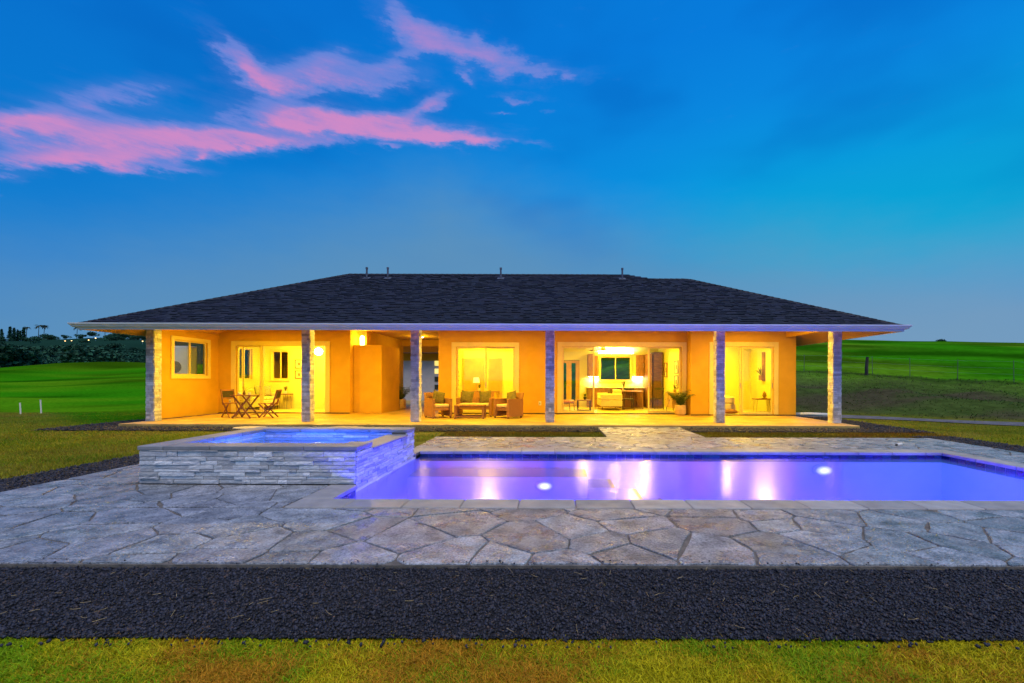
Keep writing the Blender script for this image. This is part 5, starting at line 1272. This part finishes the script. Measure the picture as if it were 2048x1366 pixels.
# ================================================================== BACKGROUND TREES, FENCE, FAR HOUSES
crown_m = M('dark foliage', (.030, .105, .062), .8, .5, .35, attr=True, spec=.15); bark = M('bark', (.05, .04, .03), .9, .3, 4)
palm_m = M('palm foliage', (.020, .045, .022), .7, .4, 2)
def crown_mesh(name, n, fn, size):
    c = np.array([fn() for _ in range(n)]); d = RNG.normal(size=(n, 2, 3)); a = d[:, 0] / np.linalg.norm(d[:, 0], axis=1, keepdims=True); b = np.cross(a, d[:, 1]); b /= np.linalg.norm(b, axis=1, keepdims=True)
    s = size * RNG.uniform(.5, 1.2, n)[:, None]
    V = np.stack([c - a * s, c + b * s * .7, c + a * s, c - b * s * .7], 1).reshape(-1, 3); F = np.arange(n * 4).reshape(n, 4)
    g = RNG.uniform(.5, 1.6, n); return V, F, np.repeat(np.stack([g, g, g], -1), 4, 0)
def broad(seed):
    rr = random.Random(seed); lobes = [(rr.uniform(-.5, .5), rr.uniform(-.5, .5), rr.uniform(.35, .85), rr.uniform(.22, .42)) for _ in range(9)]
    def f():
        x, y, z, r = rr.choice(lobes); v = Vector((rr.gauss(0, 1), rr.gauss(0, 1), rr.gauss(0, 1))).normalized() * r * rr.uniform(.6, 1.05); return (x + v.x, y + v.y, z + v.z * .7)
    return f
def pine(seed):
    rr = random.Random(seed)
    def f():
        z = rr.random() ** .8; r = .13 * (1 - z) ** .6 + .015; a = rr.uniform(0, 2 * PI); k = .7 + .3 * math.sin(z * 60); q = r * math.sqrt(rr.random()) * k; return (q * math.cos(a), q * math.sin(a), .1 + z * .9)
    return f
TREES = {}
def tree_proto(kind, seed):
    key = (kind, seed)
    if key in TREES: return TREES[key]
    V, F, T = crown_mesh(kind, 700 if kind == 'b' else 500, broad(seed) if kind == 'b' else pine(seed), .085 if kind == 'b' else .045)
    o = np_mesh('crown', V, F, crown_m, T); cm = o.data; bpy.data.objects.remove(o)
    m = MB(); m.path([(0, 0, -.05), (.01, 0, .25), (-.015, .01, .5)] if kind == 'b' else [(0, 0, -.05), (0, 0, .5), (0, 0, .95)], [.035, .025, .012] if kind == 'b' else [.02, .012, .004], 6); q = m.build('trunk', bark); tm = q.data; bpy.data.objects.remove(q)
    TREES[key] = (cm, tm); return TREES[key]
def plant_tree(kind, x, y, h, seed, name, label, group, w=1.0):
    t = thing(name, label, 'tree', (x, y, float(terrain_h(x, y)) - .2), random.uniform(0, 6), group); cm, tm = tree_proto(kind, seed)
    for nm, me in (('crown', cm), ('trunk', tm)):
        o = bpy.data.objects.new(nm, me); COL.objects.link(o); o.parent = t; o.scale = (h * w, h * w, h)
random.seed(21)
for k, px in enumerate((3, 20, 28, 35, 40, 47)):
    y = 560 + k * 4; plant_tree('p', XP(px, y), y, (17, 20, 19, 17, 16, 21)[k], k % 3, 'pine_tree', ('leftmost', 'second from left', 'third from left', 'fourth from left', 'fifth from left', 'rightmost')[k] + ' of the slender pines in the row on the far left skyline', 'pines on the left skyline', 1.2)
for k in range(46):
    px = random.uniform(-30, 300); y = random.uniform(520, 660)
    plant_tree('b', XP(px, y), y, random.uniform(5, 10), k % 4, 'broadleaf_tree', 'dark broadleaf tree along the far ridge left of the house', 'trees on the far ridge', 1.1)
for k in range(62):
    px = random.uniform(-40, 295); y = random.uniform(235, 420)
    plant_tree('b', XP(px, y), y, random.uniform(3.5, 8), k % 4, 'broadleaf_tree', 'dark broadleaf tree on the wooded slope beyond the left field', 'trees on the wooded slope', 1.3)
for px, y, h in ((150, 218, 9), (163, 216, 10.5), (176, 218, 11), (188, 219, 9), (203, 222, 9.5), (215, 224, 8.5), (226, 226, 7), (162, 208, 6), (20, 222, 12), (5, 222, 13), (45, 228, 10), (60, 232, 8), (-20, 222, 12)):
    plant_tree('b', XP(px, y), y, h, int(px) % 4, 'broadleaf_tree', ('large dark tree in the clump at the middle of the left field edge' if px > 100 else 'large dark tree at the far left end of the field edge'), ('clump of trees at the field edge' if px > 100 else 'trees at the left end of the field edge'), 1.2)
def palm_tree(x, y, h, label, seed):
    random.seed(seed); t = thing('palm_tree', label, 'palm tree', (x, y, float(terrain_h(x, y))), group='palms on the left skyline')
    m = MB(); m.path([(0, 0, -.3), (h * .02, 0, h * .5), (h * .05, 0, h)], [.4, .32, .28], 7); m.build('trunk', bark, t)
    mb = MB()
    for k in range(18):
        a = 2 * PI * k / 18 + random.uniform(-.2, .2); e = random.uniform(-.2, .9); L_ = h * .24; d = Vector((math.cos(a), math.sin(a), 0)); p = Vector((h * .05, 0, h)); prev = None
        for j in range(7):
            f = j / 6; q = p + d * L_ * f * (1 - .15 * f) + Vector((0, 0, L_ * (e * f - .75 * f * f))); s = Vector((-d.y, d.x, -.5)).normalized() * L_ * .16 * math.sin(PI * min(1, f * .85 + .12)); s2 = Vector((d.y, -d.x, -.5)).normalized() * L_ * .16 * math.sin(PI * min(1, f * .85 + .12))
            if prev: mb.add([prev[0], q, q + s, prev[0] + prev[1]], [(0, 1, 2, 3)]); mb.add([prev[0], q, q + s2, prev[0] + prev[2]], [(0, 1, 2, 3)])
            prev = (q, s, s2)
    mb.build('crown', palm_m, t)
for k, (px, h, lb) in enumerate(((76, 24, 'left palm of the pair on the left skyline'), (87, 23, 'right palm of the pair on the left skyline'), (153, 21, 'lone palm on the skyline above the lamps'), (52, 20, 'palm beside the row of slender pines'), (209, 19, 'palm on the skyline near the white far house'))):
    y = 590 + k * 3; palm_tree(XP(px, y), y, h, lb, 40 + k)
random.seed(31)
for k, (px, y, hh, lb) in enumerate(((130, 470, 10, 'leftmost far street lamp below the ridge'), (143, 472, 10, 'second far street lamp below the ridge'), (177, 476, 9, 'third far street lamp below the ridge'), (191, 466, 8, 'brightest far street lamp below the ridge'), (285, 440, 5, 'far street lamp just left of the house corner'))):
    x = XP(px, y); t = thing('street_lamp', lb, 'street lamp', (x, y, float(terrain_h(x, y))), group='far street lamps')
    z = CAM_Z + (759 - (688, 687.5, 689, 692, 700)[k]) * y / 880 - t.location.z; z = max(z, 4)
    m = MB(); m.tube((0, 0, -.2), (0, 0, z), .12, .08); m.build('pole', steel, t); m = MB(); m.lathe([(.15, z - .3), (.5, z - .05), (.5, z + .25), (.15, z + .45)], n=12); m.build('lamp_head', Emit('far lamp glow', (1, .60, .18), 4), t)
t = thing('far_house', 'tiny white house among trees on the far ridge', 'house', (XP(222, 470), 470, float(terrain_h(XP(222, 470), 470)) + 1)); hz = CAM_Z + (758.5 - 692) * 470 / 880 - t.location.z
m = MB(); m.box(-3.4, 3.4, -3, 3, -4, hz + 3.2); m.build('wall', M('white render', (.7, .75, .8), .8), t); m = MB(); m.add([(-4, -3.6, hz + 3.2), (4, -3.6, hz + 3.2), (4, 3.6, hz + 3.2), (-4, 3.6, hz + 3.2), (-2, 0, hz + 4.6), (2, 0, hz + 4.6)], [(0, 1, 5, 4), (1, 2, 5), (2, 3, 4, 5), (3, 0, 4), (0, 3, 2, 1)]); m.build('roof', M('grey roof', (.2, .22, .25), .8), t)
for x in (-2.2, 0, 2.2): m = MB(); m.box(x - .6, x + .6, -3.05, -3.01, hz + .8, hz + 2.2); m.build('window', M('dark pane'), t)
# hill-top tree and wire fence on the right
y = 108.0; x = XP(1883, y); plant_tree('b', x, y, 1.25, 2, 'round_tree', 'single round bush on the crest of the right hill', None, 1.3)
def on_fence(px, s=12.0):
    u = (px - 1108) / 880; Y = (s + 18.94) / (.58 * u + .815); return u * Y, Y
fx, fy = on_fence(1830); fence = thing('wire_fence', 'wire fence of thin posts across the right hillside', 'fence', (fx, fy, float(terrain_h(fx, fy))))
tops = []
for px in (1500, 1560, 1608, 1670, 1745, 1820, 1915, 2028, 2150):
    x, y = on_fence(px); z = float(terrain_h(x, y)); tops.append((x, y, z)); m = MB(); m.tube((x, y, z - .2), (x + random.uniform(-.03, .03), y, z + 1.05), .016, .014, 6); m.build('fence_post', M('weathered steel', (.12, .12, .10), .7), fence, False)
for h in (.35, .65, .98):
    m = MB(); m.path([(a, b, c + h) for a, b, c in tops], .0025, 4); m.build('wire', steel, fence, False)
x, y = on_fence(1733, 11.4); z = float(terrain_h(x, y)); m = MB(); m.path([(0, 0, -.2), (.0, 0, .4), (.03, 0, .8), (.05, 0, 1.0)], [.09, .085, .08, .07], 8); o = m.build('wooden_post', M('dark weathered wood', (.05, .04, .035), .9, .3, 10)); o.location = (x, y, z); tag(o, 'dark leaning wooden post standing alone by the hillside fence', 'post')
